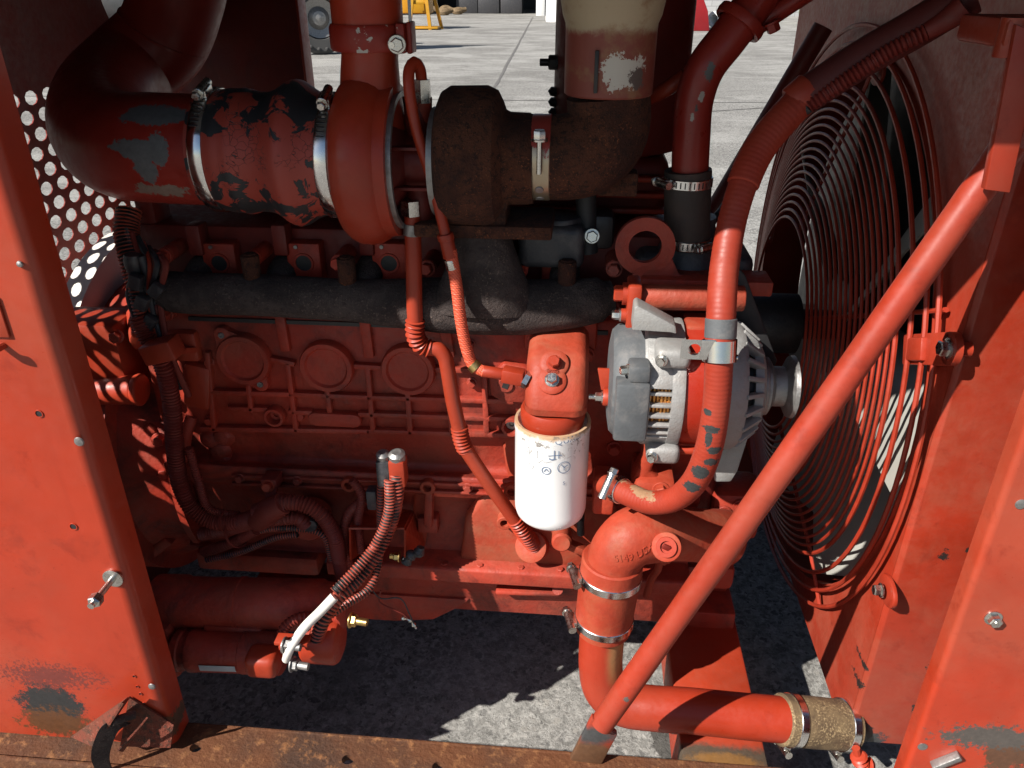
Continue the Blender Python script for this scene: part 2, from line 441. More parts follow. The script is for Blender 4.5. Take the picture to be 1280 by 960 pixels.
# ---------------------------------------------------------------- enclosure of the power unit
def scuff(px, py, r, rz=None): c = V(px, py, .705); return (c, (r, .05, rz or r))
pl = [(V(65, 882, .705), (.048, .05, .042), (.034, .033, .033), .34, 90, .12), (V(72, 903, .705), (.048, .05, .028), (.13, .052, .022), .55, 130, .15),
      (V(208, 912, .705), (.022, .05, .02), (.12, .07, .045), .35, 90, .12), (V(62, 845, .705), (.06, .05, .02), (.20, .04, .03), .9, 260, .1)]
M['red_left'] = paint("red_panel_left", (.60, .068, .026), rough=.36, var=.14, dust=.12, streak=.12, patches=pl, bump=.08, scale=.7, coat=.1, fade=.55, dents=.25)
XE = -.548
L = thing("enclosure_panel", "large lit red sheet steel panel with a scuffed rusty lower corner", "panel")
prof = [(-.955, .705)] + [(XE - .014 + .014 * math.sin(a), .705 + .014 - .014 * math.cos(a)) for a in [rad(x) for x in range(0, 91, 15)]] + [(XE, .748)]
inn = [(x - (.0035 if y > .72 else .0), y + (.0035 if y < .72 else 0)) for x, y in prof][::-1]
inn = [(XE - .0035, .748), (XE - .0035, .722), (XE - .016, .7085), (-.955, .7085)]
m = MB(); m.prism(prof + inn, (0, 0, .522), (1, 0, 0), (0, 1, 0), 1.2); part("panel_sheet", m, M['red_left'], L)
for px, py, r in ((99, 552, .0052), (190, 858, .0045), (25, 330, .003)):
    c = V(px, py, .7045); m = MB(); m.lathe([(0, r * 1.15), (.0015, r), (.0022, r * .5), (.0024, 0)], c, (0, -1, 0), 14); part("rivet", m, M['dull_steel'], L)
for px, py, r in ((92, 658, .0042), (49, 517, .004), (168, 845, .0022), (172, 858, .002), (176, 867, .0022), (180, 879, .002)):
    c = V(px, py, .7048); m = MB(); m.ringlathe([(0, r), (0, r * 1.25), (.0012, r * 1.2), (.0012, r)], c, (0, -1, 0), 14); m.lathe([(.0004, r)], c, (0, -1, 0), 14)
    m2 = MB(); m2.lathe([(.0002, r), (.0003, 0)], c, (0, -1, 0), 14)  # flat black disc painted for the dark inside a hole
    h = part("painted_hole", m2, M['black_paint'], L); mm = MB(); mm.ringlathe([(0, r), (0, r * 1.25), (.001, r * 1.2), (.001, r)], c, (0, -1, 0), 14); part("rim", mm, M['red_left'], h)
c = V(142, 722, .705)
m = MB(); m.lathe([(0, .013), (.0025, .013), (.003, .012)], c, (0, -1, 0), 20); m.cyl(c, c + Vector((0, -.051, 0)), .0042, 12); m.hexhead(c + Vector((0, -.035, 0)), (0, -1, 0), .0145, .011, False)
part("latch_bolt", m, M['steel'], L)
m = MB(); a = V(-60, 368, .7045); b = V(14, 421, .7045); m.box((a + b) / 2 + Vector((0, -.0015, 0)), (abs(b.x - a.x), .003, abs(b.z - a.z)), .0012); part("doubler_plate", m, M['red_left'], L)
c = V(4, 432, .7045); m = MB(); m.tube([c, c + Vector((0, -.012, .001)), c + Vector((.002, -.02, .008))], .004, 10); part("hook", m, M['red_left'], L)

# bent keeper and strap at the foot of the left panel
t = pitted("rusty_keeper", (.17, .040, .024), (.10, .042, .026), (.060, .032, .022), (.24, .085, .055), 45); M['keeper'] = t
K = thing("latch_keeper", "bent rusty latch keeper with a hanging curved strap on the skid rail", "latch")
m = MB(); p0, p1, p2, p3 = V(160, 871, .69), V(185, 893, .69), V(117, 934, .655), V(88, 921, .655)
def plate(m, q, th, bev=.001):
    q = [Vector(x) for x in q]; n = (q[1] - q[0]).cross(q[2] - q[0]).normalized() * th
    k = len(q); m.add(q + [x + n for x in q], [tuple(range(k))[::-1], tuple(range(k, 2 * k))] + [(i, (i + 1) % k, k + (i + 1) % k, k + i) for i in range(k)]); return m
plate(m, [V(160, 871, .69), V(152, 878, .665), V(117, 934, .66), V(88, 921, .675)], .003); part("plate", m, M['keeper'], K)
m = MB(); plate(m, [V(161, 872, .70), V(217, 906, .70), V(213, 935, .694), V(150, 933, .688)], .003); part("plate", m, M['keeper'], K)
m = MB(); plate(m, [V(183, 896, .672), V(176, 905, .668), V(146, 938, .672), V(152, 939, .676)], .0025); part("rib", m, M['keeper'], K)
m = MB(); pts = [V(148, 902, .676), V(134, 910, .662), V(124, 930, .652), V(121, 948, .65), V(127, 966, .655)]; path = resample(pts, .004)
wv = V(160, 906, .68) - V(140, 902, .665); vs = []
for p in path: vs += [p - wv * .35, p + wv * .75]
for p in path: vs += [p - wv * .35 + Vector((0, .002, 0)), p + wv * .75 + Vector((0, .002, 0))]
n = len(path); fs = [(2 * i, 2 * i + 1, 2 * i + 3, 2 * i + 2) for i in range(n - 1)] + [(2 * n + 2 * i, 2 * n + 2 * i + 2, 2 * n + 2 * i + 3, 2 * n + 2 * i + 1) for i in range(n - 1)]
for i in range(n - 1): fs += [(2 * i, 2 * i + 2, 2 * n + 2 * i + 2, 2 * n + 2 * i), (2 * i + 1, 2 * n + 2 * i + 1, 2 * n + 2 * i + 3, 2 * i + 3)]
m.add(vs, fs); part("strap", m, M['cast_dark'], K)
m = MB(); m.cyl(V(140, 902, .668), V(168, 893, .69), .006, 12); part("hinge_pin", m, M['cast_dark'], K)

# skid rail: top sheet with bolt holes, front lip, red foot
S = thing("skid_rail", "long rust brown steel rail with bolt holes along the bottom of the opening", "rail")
hx = sorted([VZ(436, 946, .52).x, VZ(549, 953, .52).x, VZ(660, 962, .52).x, VZ(247, 930, .52).x])
m = MB(); y0, y1 = .672, .742; x = -1.5
for h in hx + [None]:
    xe = h - .02 if h is not None else 1.5
    k = max(1, int((xe - x) / .05))
    for i in range(k): m.add([(x + (xe - x) * i / k, y0, .52), (x + (xe - x) * (i + 1) / k, y0, .52), (x + (xe - x) * (i + 1) / k, y1, .52), (x + (xe - x) * i / k, y1, .52)], [(0, 1, 2, 3)])
    if h is not None: m.sheet_with_holes((h, (y0 + y1) / 2, .52), (1, 0, 0), (0, 1, 0), 1, 1, .04, y1 - y0, .009, .008, False, .012, 12); x = h + .02
m.box((0, y0 - .004, .506), (3, .008, .029), .003); m.box((0, y1 + .003, .5135), (3, .006, .013), .002)
part("top_flange", m, M['rust_rail'], S)
m = MB(); a, b = V(42, 945, .69), V(175, 945, .69); m.box(((a.x + b.x) / 2, .705, .376), (b.x - a.x, .05, .254), .004); part("foot_post", m, M['red'], S)

# perforated end wall with the round duct opening, at the flywheel end
XW = -.93
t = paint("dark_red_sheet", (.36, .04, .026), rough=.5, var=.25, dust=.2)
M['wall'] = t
Wd = thing("perforated_end_panel", "dark red perforated steel end panel behind the flywheel housing", "panel")
px_, py_ = .047, .0295
z0 = VX(60, 378, XW).z + .005; z1 = VX(60, 158, XW).z
ny = int((z1 - z0) / py_) + 3; nx = int((1.80 - .74) / px_)
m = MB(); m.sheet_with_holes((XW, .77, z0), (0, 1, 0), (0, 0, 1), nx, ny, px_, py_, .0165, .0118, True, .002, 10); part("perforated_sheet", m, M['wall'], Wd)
ztop = z0 + (ny - .5) * py_
m = MB(); m.box((XW, 1.27, (z0 - .015 + .5) / 2), (.004, 1.1, z0 - .015 - .5)); part("lower_sheet", m, M['wall'], Wd)
cw = VX(168, -22, XW); ro = .14; ry_ = min(.13, cw.z - ztop - .008)
m = MB(); o = Vector((XW, .72, ztop)); yc, zc = cw.y, cw.z
hy = .19; hz_ = cw.z - ztop
m.add([(XW, .72, ztop), (XW, yc - hy, ztop), (XW, yc - hy, 1.62), (XW, .72, 1.62)], [(0, 1, 2, 3)]); m.add([(XW, yc + hy, ztop), (XW, 1.85, ztop), (XW, 1.85, 1.62), (XW, yc + hy, 1.62)], [(0, 1, 2, 3)])
m.add([(XW, yc - hy, ztop), (XW, yc + hy, ztop), (XW, yc + hy, ztop + .0005), (XW, yc - hy, ztop + .0005)], [(0, 1, 2, 3)])
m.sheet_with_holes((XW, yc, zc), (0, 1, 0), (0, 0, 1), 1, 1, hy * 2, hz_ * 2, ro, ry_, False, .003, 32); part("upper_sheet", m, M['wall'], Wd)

# far side panel, roof, far side post
Fp = thing("far_side_panel", "dark red sheet panel on the far side behind the intake pipe", "panel")
xr = V(383, 60, 1.78).x
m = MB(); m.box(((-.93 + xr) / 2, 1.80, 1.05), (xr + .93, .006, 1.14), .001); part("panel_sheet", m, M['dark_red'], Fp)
m = MB(); m.box((xr - .0, 1.775, 1.05), (.006, .05, 1.14), .002); part("return_flange", m, M['red'], Fp)
Rf = thing("enclosure_roof", "flat dark sheet roof covering the engine compartment", "roof")
m = MB(); m.box((.20, 1.24, 1.615), (2.31, 1.28, .012), .003); part("roof_sheet", m, M['black_paint'], Rf)
m = MB(); m.box((.20, .603, 1.60), (2.31, .008, .04), .002); part("front_lip", m, M['black_paint'], Rf)
for xx in (-.93, 1.32):
    m = MB(); m.box((xx, .73, .93), (.035, .035, 1.37), .003); part("post", m, M['dark_red'], Rf)

Sk = thing("light_block_skirt", "added dark red skirt around the skid that darkens the ground beneath", "light blocker")  # unseen skirts, added to keep light off the ground under the engine
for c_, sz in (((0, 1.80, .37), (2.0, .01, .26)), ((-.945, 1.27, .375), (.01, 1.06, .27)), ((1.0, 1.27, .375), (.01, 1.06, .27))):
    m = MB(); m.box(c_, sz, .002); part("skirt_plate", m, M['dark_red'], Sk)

# right hand outer panel and the radiator channel beside the fan
pr_ = [(V(1262, 940, .705), (.03, .05, .035), (.12, .055, .03), .3, 80, .12), (V(1240, 922, .705), (.06, .05, .02), (.10, .085, .075), .55, 150, .12)]
M['red_right'] = paint("red_panel_right", (.58, .066, .026), rough=.36, var=.16, dust=.18, patches=pr_, bump=.08, coat=.1, fade=.55, dents=.25, streak=.15)
XR = V(1196, 780, .705).x
Rp = thing("outer_panel", "lit red sheet steel panel with a rounded edge beside the radiator", "panel")
prof = [(1.45, .705)] + [(XR + .007 - .007 * math.sin(a), .705 + .007 - .007 * math.cos(a)) for a in [rad(x) for x in range(0, 91, 15)]] + [(XR, .729)]
prof += [(XR + .003, .729), (XR + .003, .714), (XR + .009, .7085), (1.45, .7085)]
m = MB(); m.prism(prof, (0, 0, .47), (1, 0, 0), (0, 1, 0), 1.14); part("panel_sheet", m, M['red_right'], Rp)
c = V(1241, 772, .705); m = MB(); m.hexhead(c, (0, -1, 0), .013, .008); m.cyl(c, c + Vector((0, -.011, 0)), .003, 10); part("bolt", m, M['steel'], Rp)
c = V(1153, 933, .705); m = MB(); m.lathe([(0, .006), (.001, .006), (.0015, .004), (.0015, 0)], c, (0, -1, 0), 14); part("rivet", m, M['dull_steel'], Rp)
c = V(1276, 630, .705); m = MB(); m.lathe([(0, .006), (.001, .006), (.0015, .004), (.0015, 0)], c, (0, -1, 0), 14); part("rivet", m, M['dull_steel'], Rp)
a, b = V(1165, 958, .70), V(1200, 944, .70); m = MB(); m.bar(a, b, .012, .008, bev=.002); part("latch_tab", m, M['dull_steel'], Rp)

# fan shroud: plate with round orifice (faces the engine), near channel, core behind
XS = .455; FC = Vector((.44, 1.38, .93)); RO = .47
Yn = VX(1059, 911, XS).y; Zb = VX(1057, 925, XS).z
ps = [(Vector((XS, V(1085, 820, .9).y, .6)), .001, (0, 0, 0), 0, 1)][:0]
cc = V(1080, 925, Yn - .003)
pp = [(cc, (.03, .03, .028), (.055, .058, .062), .35, 90, .15)] + [(V(x, y, Yn), (r, .03, r * 1.6), (.03, .022, .02), .9, 90) for x, y, r in ((1178, 692, .006), (1075, 858, .005), (1082, 835, .003), (1145, 880, .006), (1168, 830, .009), (1160, 858, .007), (1086, 908, .003), (1207, 685, .003))]
M['red_shroud'] = paint("red_shroud_paint", (.52, .056, .024), rough=.4, var=.2, dust=.3, dust_col=(.5, .2, .12), patches=pp, bump=.1, streak=.15, fade=.6, dents=.2)
Sh = thing("fan_shroud", "red radiator side frame with a round fan opening and a wide lit channel", "radiator frame")
m = MB(); n = 64; Y1 = 1.90; Z1 = 1.50
outer, inner = [], []
for k in range(n):
    a = 2 * math.pi * (k + .5) / n; c, s_ = math.cos(a), math.sin(a)
    inner.append((XS, FC.y + RO * c, FC.z + RO * s_))
    e = []
    if c > 1e-6: e.append((Y1 - FC.y) / c)
    if c < -1e-6: e.append((Yn - FC.y) / c)
    if s_ > 1e-6: e.append((Z1 - FC.z) / s_)
    if s_ < -1e-6: e.append((Zb - FC.z) / s_)
    tt = max(min(e), RO + .004); outer.append((XS, FC.y + tt * c, FC.z + tt * s_))
m.add(inner + outer, [(k, (k + 1) % n, n + (k + 1) % n, n + k) for k in range(n)])
for (y, z) in ((Yn, Zb), (Yn, Z1), (Y1, Zb), (Y1, Z1)):
    ks = min(range(n), key=lambda k: ((outer[k][1] + outer[(k + 1) % n][1]) / 2 - y) ** 2 + ((outer[k][2] + outer[(k + 1) % n][2]) / 2 - z) ** 2)
    m.add([outer[ks], outer[(ks + 1) % n], (XS, y, z)], [(0, 1, 2)])
m.ringlathe([(-.006, RO), (-.006, RO + .003), (.085, RO + .003), (.085, RO)], (XS, FC.y, FC.z), (1, 0, 0), 64)
part("orifice_plate", m, M['red_shroud'], Sh)
m = MB(); m.prism([(XS, Yn), (XS + .006, Yn - .006), (XS + .18, Yn - .006), (XS + .18, Yn + .02), (XS + .004, Yn + .02)], (0, 0, Zb), (1, 0, 0), (0, 1, 0), Z1 - Zb + .09, .0018); part("near_channel", m, M['red_shroud'], Sh)
m = MB(); m.box((XS + .115, 1.40, .96), (.02, 1.02, 1.1), .002); part("radiator_core", m, M['black_paint'], Sh)
m = MB(); m.box((XS + .05, 1.32, 1.53), (.16, 1.0, .06), .01); part("top_tank", m, M['dark_red'], Sh)
for px, py in ((1102, 738), (1090, 90)):
    c = VX(px, py, XS - .012); m = MB(); m.prism([(.028 * math.cos(a), .02 * math.sin(a) ) for a in [rad(x) for x in range(0, 360, 20)]], c + Vector((.006, 0, 0)), (0, 1, 0), (0, 0, 1), .006, .001); b_ = part("mounting_pad", m, M['red_shroud'], Sh)
    m = MB(); m.hexhead(c, (-1, 0, 0), .014, .009); part("bolt", m, M['steel'] if py != 90 else M['red_shroud'], b_)
# ---------------------------------------------------------------- engine block and head
YB = 1.03
B = thing("engine_block", "red cast iron engine block with ribbed side and round core plugs", "engine")
def zat(py, Y, px=500): return V(px, py, Y).z
XL, XRt = -.66, .205
prof = [(1.07, 372), (1.035, 392), (YB, 402), (YB, 538), (1.046, 556), (1.05, 578), (1.040, 588), (1.010, 592), (1.006, 597), (1.006, 609), (1.010, 613), (1.034, 618), (1.040, 640), (1.032, 690), (1.022, 698)]
poly = [(y, zat(py, y)) for y, py in prof]
poly = [(1.46, poly[0][1])] + poly + [(1.46, poly[-1][1])]
m = MB(); m.prism(poly, (XL, 0, 0), (0, 1, 0), (0, 0, 1), XRt - XL, .004); part("crankcase", m, M['red_block'], B)
# oil pan with its flange
ZF = zat(705, .99); ZP = zat(724, .985)
pan = [(1.46, ZF), (.992, ZF), (.986, ZF - .004), (.986, ZP), (.992, ZP - .003), (1.016, ZP - .004), (1.022, ZP - .03), (1.03, zat(757, 1.03)), (1.06, zat(757, 1.03) - .012), (1.46, zat(757, 1.03) - .012)]
m = MB(); m.prism(pan, (-.40, 0, 0), (0, 1, 0), (0, 0, 1), XRt + .40, .002)
part("oil_pan", m, M['red_block'], B)
m = MB(); m.prism([(-.56, 0), (-.16, 0), (-.18, -.02), (-.23, -.055), (-.30, -.065), (-.56, -.065)], (0, 1.10, zat(745, 1.03) + .01), (1, 0, 0), (0, 0, 1), .08, .008); part("pan_sump", m, M['red_block'], B)
# pan side rib and bolts
m = MB(); a, b = V(620, 737, 1.01), V(700, 739, 1.01); m.bar(a, b, .02, .008, bev=.003); m.cyl(V(697, 737, 1.0), V(697, 737, 1.03), .009, 14); part("pan_rib", m, M['red_block'], B)
for px, py in ((651, 714), (700, 716), (556, 709), (470, 704), (600, 711), (760, 720)):
    m = MB(); m.hexhead(V(px, py, .998) * 1 + Vector((0, 0, .002)), (0, 0, 1), .010, .006); part("pan_bolt", m, M['red_block'], B)
# core plugs
plugs = [(411, 455), (512, 459)]
for px, py in plugs + [(308, 446)]:
    c = V(px, py, YB); R = rr(33, c) * 1.04
    m = MB(); m.ringlathe([(-.004, R * .72), (-.004, R), (.012, R), (.016, R * .95), (.016, R * .79), (.012, R * .72)], c, (0, -1, 0), 40)
    if px == 308:
        for sx, sy in ((-27, -31), (21, 30)):
            q = V(px + sx, py + sy, YB); d = (q - c); n_ = Vector((-d.z, 0, d.x)).normalized()
            m.prism([(d + n_ * .011)[::2], (d - n_ * .011)[::2], (n_ * -R * .9)[::2], (n_ * R * .9)[::2]], c + Vector((0, -.0055, 0)), (1, 0, 0), (0, 0, 1), -.006) if False else None
            m.cyl(q + Vector((0, .003, 0)), q - Vector((0, .0125, 0)), .0125, 18, .002)
            for k in (-1, 1):
                a = c + n_ * k * R * .80 + d * .15; m.bar(a + Vector((0, -.004, 0)), q + n_ * k * .0065 + Vector((0, -.004, 0)), .011, .015, up=(0, 1, 0))
    ring = part("plug_seat", m, M['red_block'], B)
    m = MB(); m.lathe([(.012, R * .725), (-.001, R * .71), (-.001, R * .66), (.004, R * .60), (.006, R * .5), (.0065, 0)], c, (0, -1, 0), 36); part("core_plug", m, M['red_block'], B)
    if px == 308:
        for sx, sy in ((-27, -31), (21, 30)):
            q = V(px + sx, py + sy, YB) - Vector((0, .0125, 0)); m = MB(); m.lathe([(0, .005), (.002, .0045), (.002, .0025), (.0005, .002), (.0005, 0)], q, (0, -1, 0), 12); part("screw", m, M['dull_steel'], ring)
# raised ribs of the side
def rib(pts, w=.009, h=.013, name="rib", Y=YB):
    m = MB()
    for i in range(len(pts) - 1):
        a, b = V(*pts[i], Y), V(*pts[i + 1], Y); d = (b - a).normalized() * w * .4
        m.bar(a - d, b + d, h * 1.6, w, up=Vector((-(b - a).z, 0, (b - a).x)), bev=.0025)
    return part(name, m, M['red_block'], B)
hr = [[(343, 447), (368, 452)], [(444, 455), (480, 457)], [(545, 459), (640, 462)], [(250, 487), (365, 490), (462, 494), (640, 499)], [(255, 533), (462, 536), (640, 541)], [(365, 512), (390, 513)], [(452, 515), (640, 521)], [(290, 508), (335, 509)]]
for h in hr: rib(h)
for x0, y0, x1, y1 in ((262, 440, 270, 534), (313, 480, 316, 510), (362, 452, 372, 535), (411, 488, 414, 511), (461, 457, 468, 537), (511, 491, 514, 538), (560, 470, 566, 539), (606, 462, 609, 540)): rib([(x0, y0), (x1, y1)])
for x0, y0, x1, y1 in ((352, 398, 358, 432), (457, 400, 462, 440), (556, 402, 562, 440)): rib([(x0, y0), (x1, y1)], .016, .011)
# pads and bosses
a, b = V(388, 519, YB), V(454, 520, YB); hgt = rr(9.5, a)
m = MB(); pts = [(-hgt * 0 + math.cos(rad(t)) * hgt, math.sin(rad(t)) * hgt) for t in range(90, 271, 20)]; w = b.x - a.x - 2 * hgt
poly2 = [(hgt + x, z) for x, z in pts] + [(hgt + w - x, -z) for x, z in pts]
m.prism(poly2, a + Vector((0, .004, 0)), (1, 0, 0), (0, 0, 1), .018, .003); part("casting_pad", m, M['red_block'], B)
for px, py, r in ((346, 517, 13), (640, 529, 13), (697, 575, 10)):
    c = V(px, py, YB); R = rr(r, c); m = MB(); m.ringlathe([(-.003, R * .55), (-.003, R), (.013, R), (.0155, R * .93), (.0155, R * .7), (.004, R * .6)], c, (0, -1, 0), 28); bs = part("boss", m, M['red_block'], B)
    m = MB(); m.lathe([(.0, R * .62), (.004, R * .55), (.004, R * .25), (.001, R * .2), (.001, 0)], c, (0, -1, 0), 20); part("plug", m, M['dull_steel'] if px == 640 else M['red_block'], bs)
c = V(375, 519, YB); m = MB(); m.cyl(c + Vector((0, .004, 0)), c - Vector((0, .007, 0)), .008, 16, .002); part("boss", m, M['red_block'], B)
# ledge ribs + bolt bosses with holes
for y0, y1 in ((594, 602), (604, 612)):
    m = MB(); a, b = V(290, y0, 1.003), V(860, y0 + 22, 1.003); m.bar(a, b, .008, .005, bev=.0018); part("ledge_rib", m, M['red_block'], B)
for px, py in ((437, 604), (535, 607), (631, 651), (640, 612)):
    c = V(px, py, 1.003); R = .0125
    m = MB(); m.ringlathe([(-.02, R * .5), (-.02, R), (.007, R), (.008, R * .9), (.008, R * .56), (-.015, R * .5)], c, (0, -1, 0), 24); bs = part("bolt_boss", m, M['red_cast'], B)
    m = MB(); m.lathe([(-.008, R * .52), (-.0079, 0)], c, (0, -1, 0), 16); part("bore", m, M['black_paint'], bs)
    if px == 535:
        m = MB(); m.bar(c + Vector((0, .01, -.01)), V(536, 655, 1.02), .014, .02, up=(0, 1, 0), bev=.003); part("boss_leg", m, M['red_block'], B)
c = V(536, 652, 1.03); m = MB(); m.box(c, (.034, .025, .03), .003); part("pad", m, M['red_block'], B)
for px, py in ((300, 597), (372, 600), (480, 605), (585, 609), (262, 525), (262, 452), (588, 430), (590, 478)):
    m = MB(); m.hexhead(V(px, py, 1.001 if py > 560 else YB - .001), (0, -1, .05), .011, .007); part("bolt", m, M['red_block'], B)
m = MB(); a, b = V(236, 398, YB - .002), V(760, 416, YB - .002); m.bar(a, b, .004, .006); part("gasket_edge", m, M['black_paint'], B)
# bulged cover under the filter, bracket pad
m = MB(); a = V(652, 640, 1.0)
cov = [(575, 700), (583, 640), (605, 612), (640, 600), (700, 598), (770, 620), (785, 690), (770, 705)]
cpts = [V(x, y, 1.03) for x, y in cov]; o = cpts[0]
m.prism([((q - o).x, (q - o).z) for q in cpts][::-1], o + Vector((0, .01, 0)), (1, 0, 0), (0, 0, 1), .028, .009, 3); part("side_cover", m, M['red_cast'], B)
m = MB(); pts = [(668, 500), (735, 500), (780, 560), (785, 690), (665, 690)]
c0 = V(640, 470, 1.03)
pl_ = [(612, 470), (630, 450), (660, 455), (660, 500), (628, 498), (614, 490)]
q = [V(x, y, YB) for x, y in pl_]; m.prism([((p - q[0]).x, (p - q[0]).z) for p in q][::-1], q[0] + Vector((0, .004, 0)), (1, 0, 0), (0, 0, 1), .016, .004); part("port_pad", m, M['red_block'], B)
c = V(632, 481, YB - .012); m = MB(); m.lathe([(0, .012), (.003, .011), (.003, .008)], c, (0, -1, 0), 24); bs = part("square_plug", m, M['red_block'], B); m = MB(); m.box(c + Vector((0, -.0028, 0)), (.009, .002, .009), 0, Matrix.Rotation(rad(20), 3, 'Y')); part("socket", m, M['black_paint'], bs)
m = MB(); pts = [(660, 520), (640, 525), (628, 560), (632, 590), (640, 618), (660, 620)]; q = [V(x, y, YB) for x, y in pts]; m.prism([((p - q[0]).x, (p - q[0]).z) for p in q], q[0] + Vector((0, .004, 0)), (1, 0, 0), (0, 0, 1), -.03, .006); part("bracket_web", m, M['red_cast'], B)
# cylinder head with port faces
HZ0, HZ1 = zat(352, 1.05), zat(352, 1.05) + .10
m = MB(); m.box(((XL + XRt) / 2 - .03, 1.25, (HZ0 + HZ1) / 2 - .035), (XRt - XL - .06, .36, HZ1 - HZ0 + .01), .006); part("cylinder_head", m, M['dark_red'], B)
m = MB(); m.box((-.20, 1.28, HZ1 + .015), (.66, .24, .09), .02, seg=3); vc = part("valve_cover", m, M['dark_red'], B)
for k in range(3):
    m = MB(); m.box((-.03, 1.155 - .004 * k, HZ1 - .015 + k * .024), (.32, .02, .008), .003); part("cover_rib", m, M['red_block'], vc)
for px in (281, 385, 490, 700, 600):
    c = V(px, 322, 1.066); w = .05
    m = MB(); m.box(c + Vector((0, -.004, -.004)), (w, .03, .062), .003); pf = part("port_face", m, M['red_block'], B)
    if px < 600:
        m = MB(); m.ringlathe([(0, .0115), (0, .0150), (.0022, .0145), (.0022, .0118)], c + Vector((0, -.019, -.002)), (0, -1, 0), 28); bo = part("port_rim", m, M['red_block'], pf); m = MB(); m.lathe([(.0006, .0118), (.0007, 0)], c + Vector((0, -.019, -.002)), (0, -1, 0), 24); part("port_bore", m, M['black_paint'], B)
        m = MB(); m.box(c + Vector((-.030, -.01, .032)), (.021, .03, .045), .003); part("lug", m, M['dark_red'], B)
        m = MB(); m.cyl(c + Vector((-.009, -.018, .022)), c + Vector((-.009, -.0215, .022)), .0028, 10); part("pin", m, M['dull_steel'], pf)
for px, py in ((206, 320), (424, 328), (650, 337), (768, 336), (535, 335), (316, 324), (765, 385), (208, 392)):
    c = V(px, py, 1.02); m = MB(); m.cyl(c + Vector((0, .05, 0)), c + Vector((0, .004, 0)), .0115, 16); m.hexhead(c, (-.12, -1, .1), .0155, .011); part("head_bolt", m, M['red_block'], B)
# front gear case seen behind the alternator
m = MB(); m.box((XRt + .0, 1.24, .80), (.07, .38, .40), .02, seg=3); part("front_cover", m, M['dark_red'], B)
for px, py in ((768, 560), (786, 620), (752, 590), (774, 450)):
    c = V(px, py, YB); m = MB(); m.hexhead(c, (0, -1, 0), .016, .01); part("bolt", m, M['red_block'], B)
m = MB(); c = V(915, 630, 1.08); m.box(c, (.08, .08, .09), .012); part("water_pump_housing", m, M['red_block'], B)
m = MB(); m.box(V(880, 700, 1.09), (.09, .10, .05), .012); part("front_foot", m, M['red_block'], B)
for px, py in ((905, 640), (925, 632), (880, 700)):
    c = V(px, py, 1.039); m = MB(); m.hexhead(c, (0, -1, 0), .016, .012); part("bolt", m, M['red_block'], B)
# thermostat housing + lifting eye
m = MB(); m.box(V(860, 330, 1.10), (.16, .14, .07), .015, seg=3); m.lathe([(0, .05), (.03, .042), (.045, .033), (.075, .032)], V(860, 318, 1.06) - Vector((0, 0, .02)), (0, 0, 1), 28); part("thermostat_housing", m, M['foil'], B)
E_ = thing("lifting_eye", "flat red lifting eye plate with a round hole above the alternator", "lifting eye")
m = MB(); c = V(806, 306, 1.0); Ro, Ri = rr(37, c), rr(20.5, c); m.ringlathe([(0, Ri), (0, Ro), (.010, Ro), (.010, Ri)], c, (0, -1, 0), 44)
q = [V(x, y, 1.0) - c for x, y in ((838, 318), (848, 340), (872, 352), (905, 358), (905, 385), (800, 372), (790, 341))]
m.prism([(p.x, p.z) for p in q][::-1], c + Vector((0, -.001, 0)), (1, 0, 0), (0, 0, 1), .008, .001)
part("eye_plate", m, M['red_block'], E_)
m = MB(); m.box(V(850, 372, 1.035), (.13, .08, .016), .003); part("foot", m, M['red_block'], E_)

# ---------------------------------------------------------------- exhaust manifold
Mf = thing("exhaust_manifold", "black brown cast iron exhaust manifold log along the head", "manifold")
m = MB(); pts = [V(197, 362, 1.02), V(230, 366, 1.012), V(330, 369, 1.006), (V(430, 375, 1.006)), V(540, 381, 1.003), V(640, 384, 1.003), V(710, 380, 1.008), V(765, 372, 1.02)]
m.tube(pts, lambda s, L: (.030 if s > .02 else .030 * math.sin(max(.15, s / .02) * math.pi / 2)) + .009 * max(0, min(1, (s - .30) / .12)) * (1 if s < L - .12 else max(0, (L - s) / .12)) - (.006 if s > L - .015 else 0), 22, .008)
part("log", m, M['cast_dark'], Mf)
for px in (240, 345, 455, 600, 705):
    a = V(px, 356, 1.02); m = MB(); m.tube([a + Vector((0, 0, -.016)), a + Vector((0, .03, .008)), a + Vector((0, .075, .012))], lambda s, L: .022 - .002 * s / L, 14); part("runner", m, M['cast_dark'], Mf)
m = MB(); sec = []
for py, w, Y0, d in ((398, 150, .955, .07), (380, 130, .945, .085), (350, 104, .945, .09), (322, 82, .948, .085), (300, 72, .95, .08), (286, 66, .95, .08)):
    c = V(600, py, Y0); hw = rr(w / 2, c); sec.append([Vector((c.x + hw * math.cos(t) * (1 if abs(math.cos(t)) < .9 else .97), c.y + d / 2 + d / 2 * math.sin(t), c.z)) for t in [2 * math.pi * k / 20 for k in range(20)]])
vs = [p for s_ in sec for p in s_]; fs = [(j * 20 + i, j * 20 + (i + 1) % 20, (j + 1) * 20 + (i + 1) % 20, (j + 1) * 20 + i) for j in range(len(sec) - 1) for i in range(20)] + [tuple(range(20)), tuple(len(vs) - 20 + i for i in range(20))]
m.add(vs, fs); part("riser", m, M['cast_dark'], Mf)
m = MB(); a, b = V(518, 288, .95), V(690, 291, .95); m.box((a + b) / 2 + Vector((0, .045, 0)), (b.x - a.x, .10, .017), .003); part("riser_flange", m, M['rust_cast'], Mf)
for px, py in ((318, 341), (436, 345), (708, 350)):
    c = V(px, py + 18, 1.005); m = MB(); m.cyl(c, c + Vector((0, 0, .048)), .0125, 18, .002); m.lathe([(.048, .009), (.050, .008), (.050, 0)], c, (0, 0, 1), 12); part("spacer_sleeve", m, M['rust_cast'], Mf)

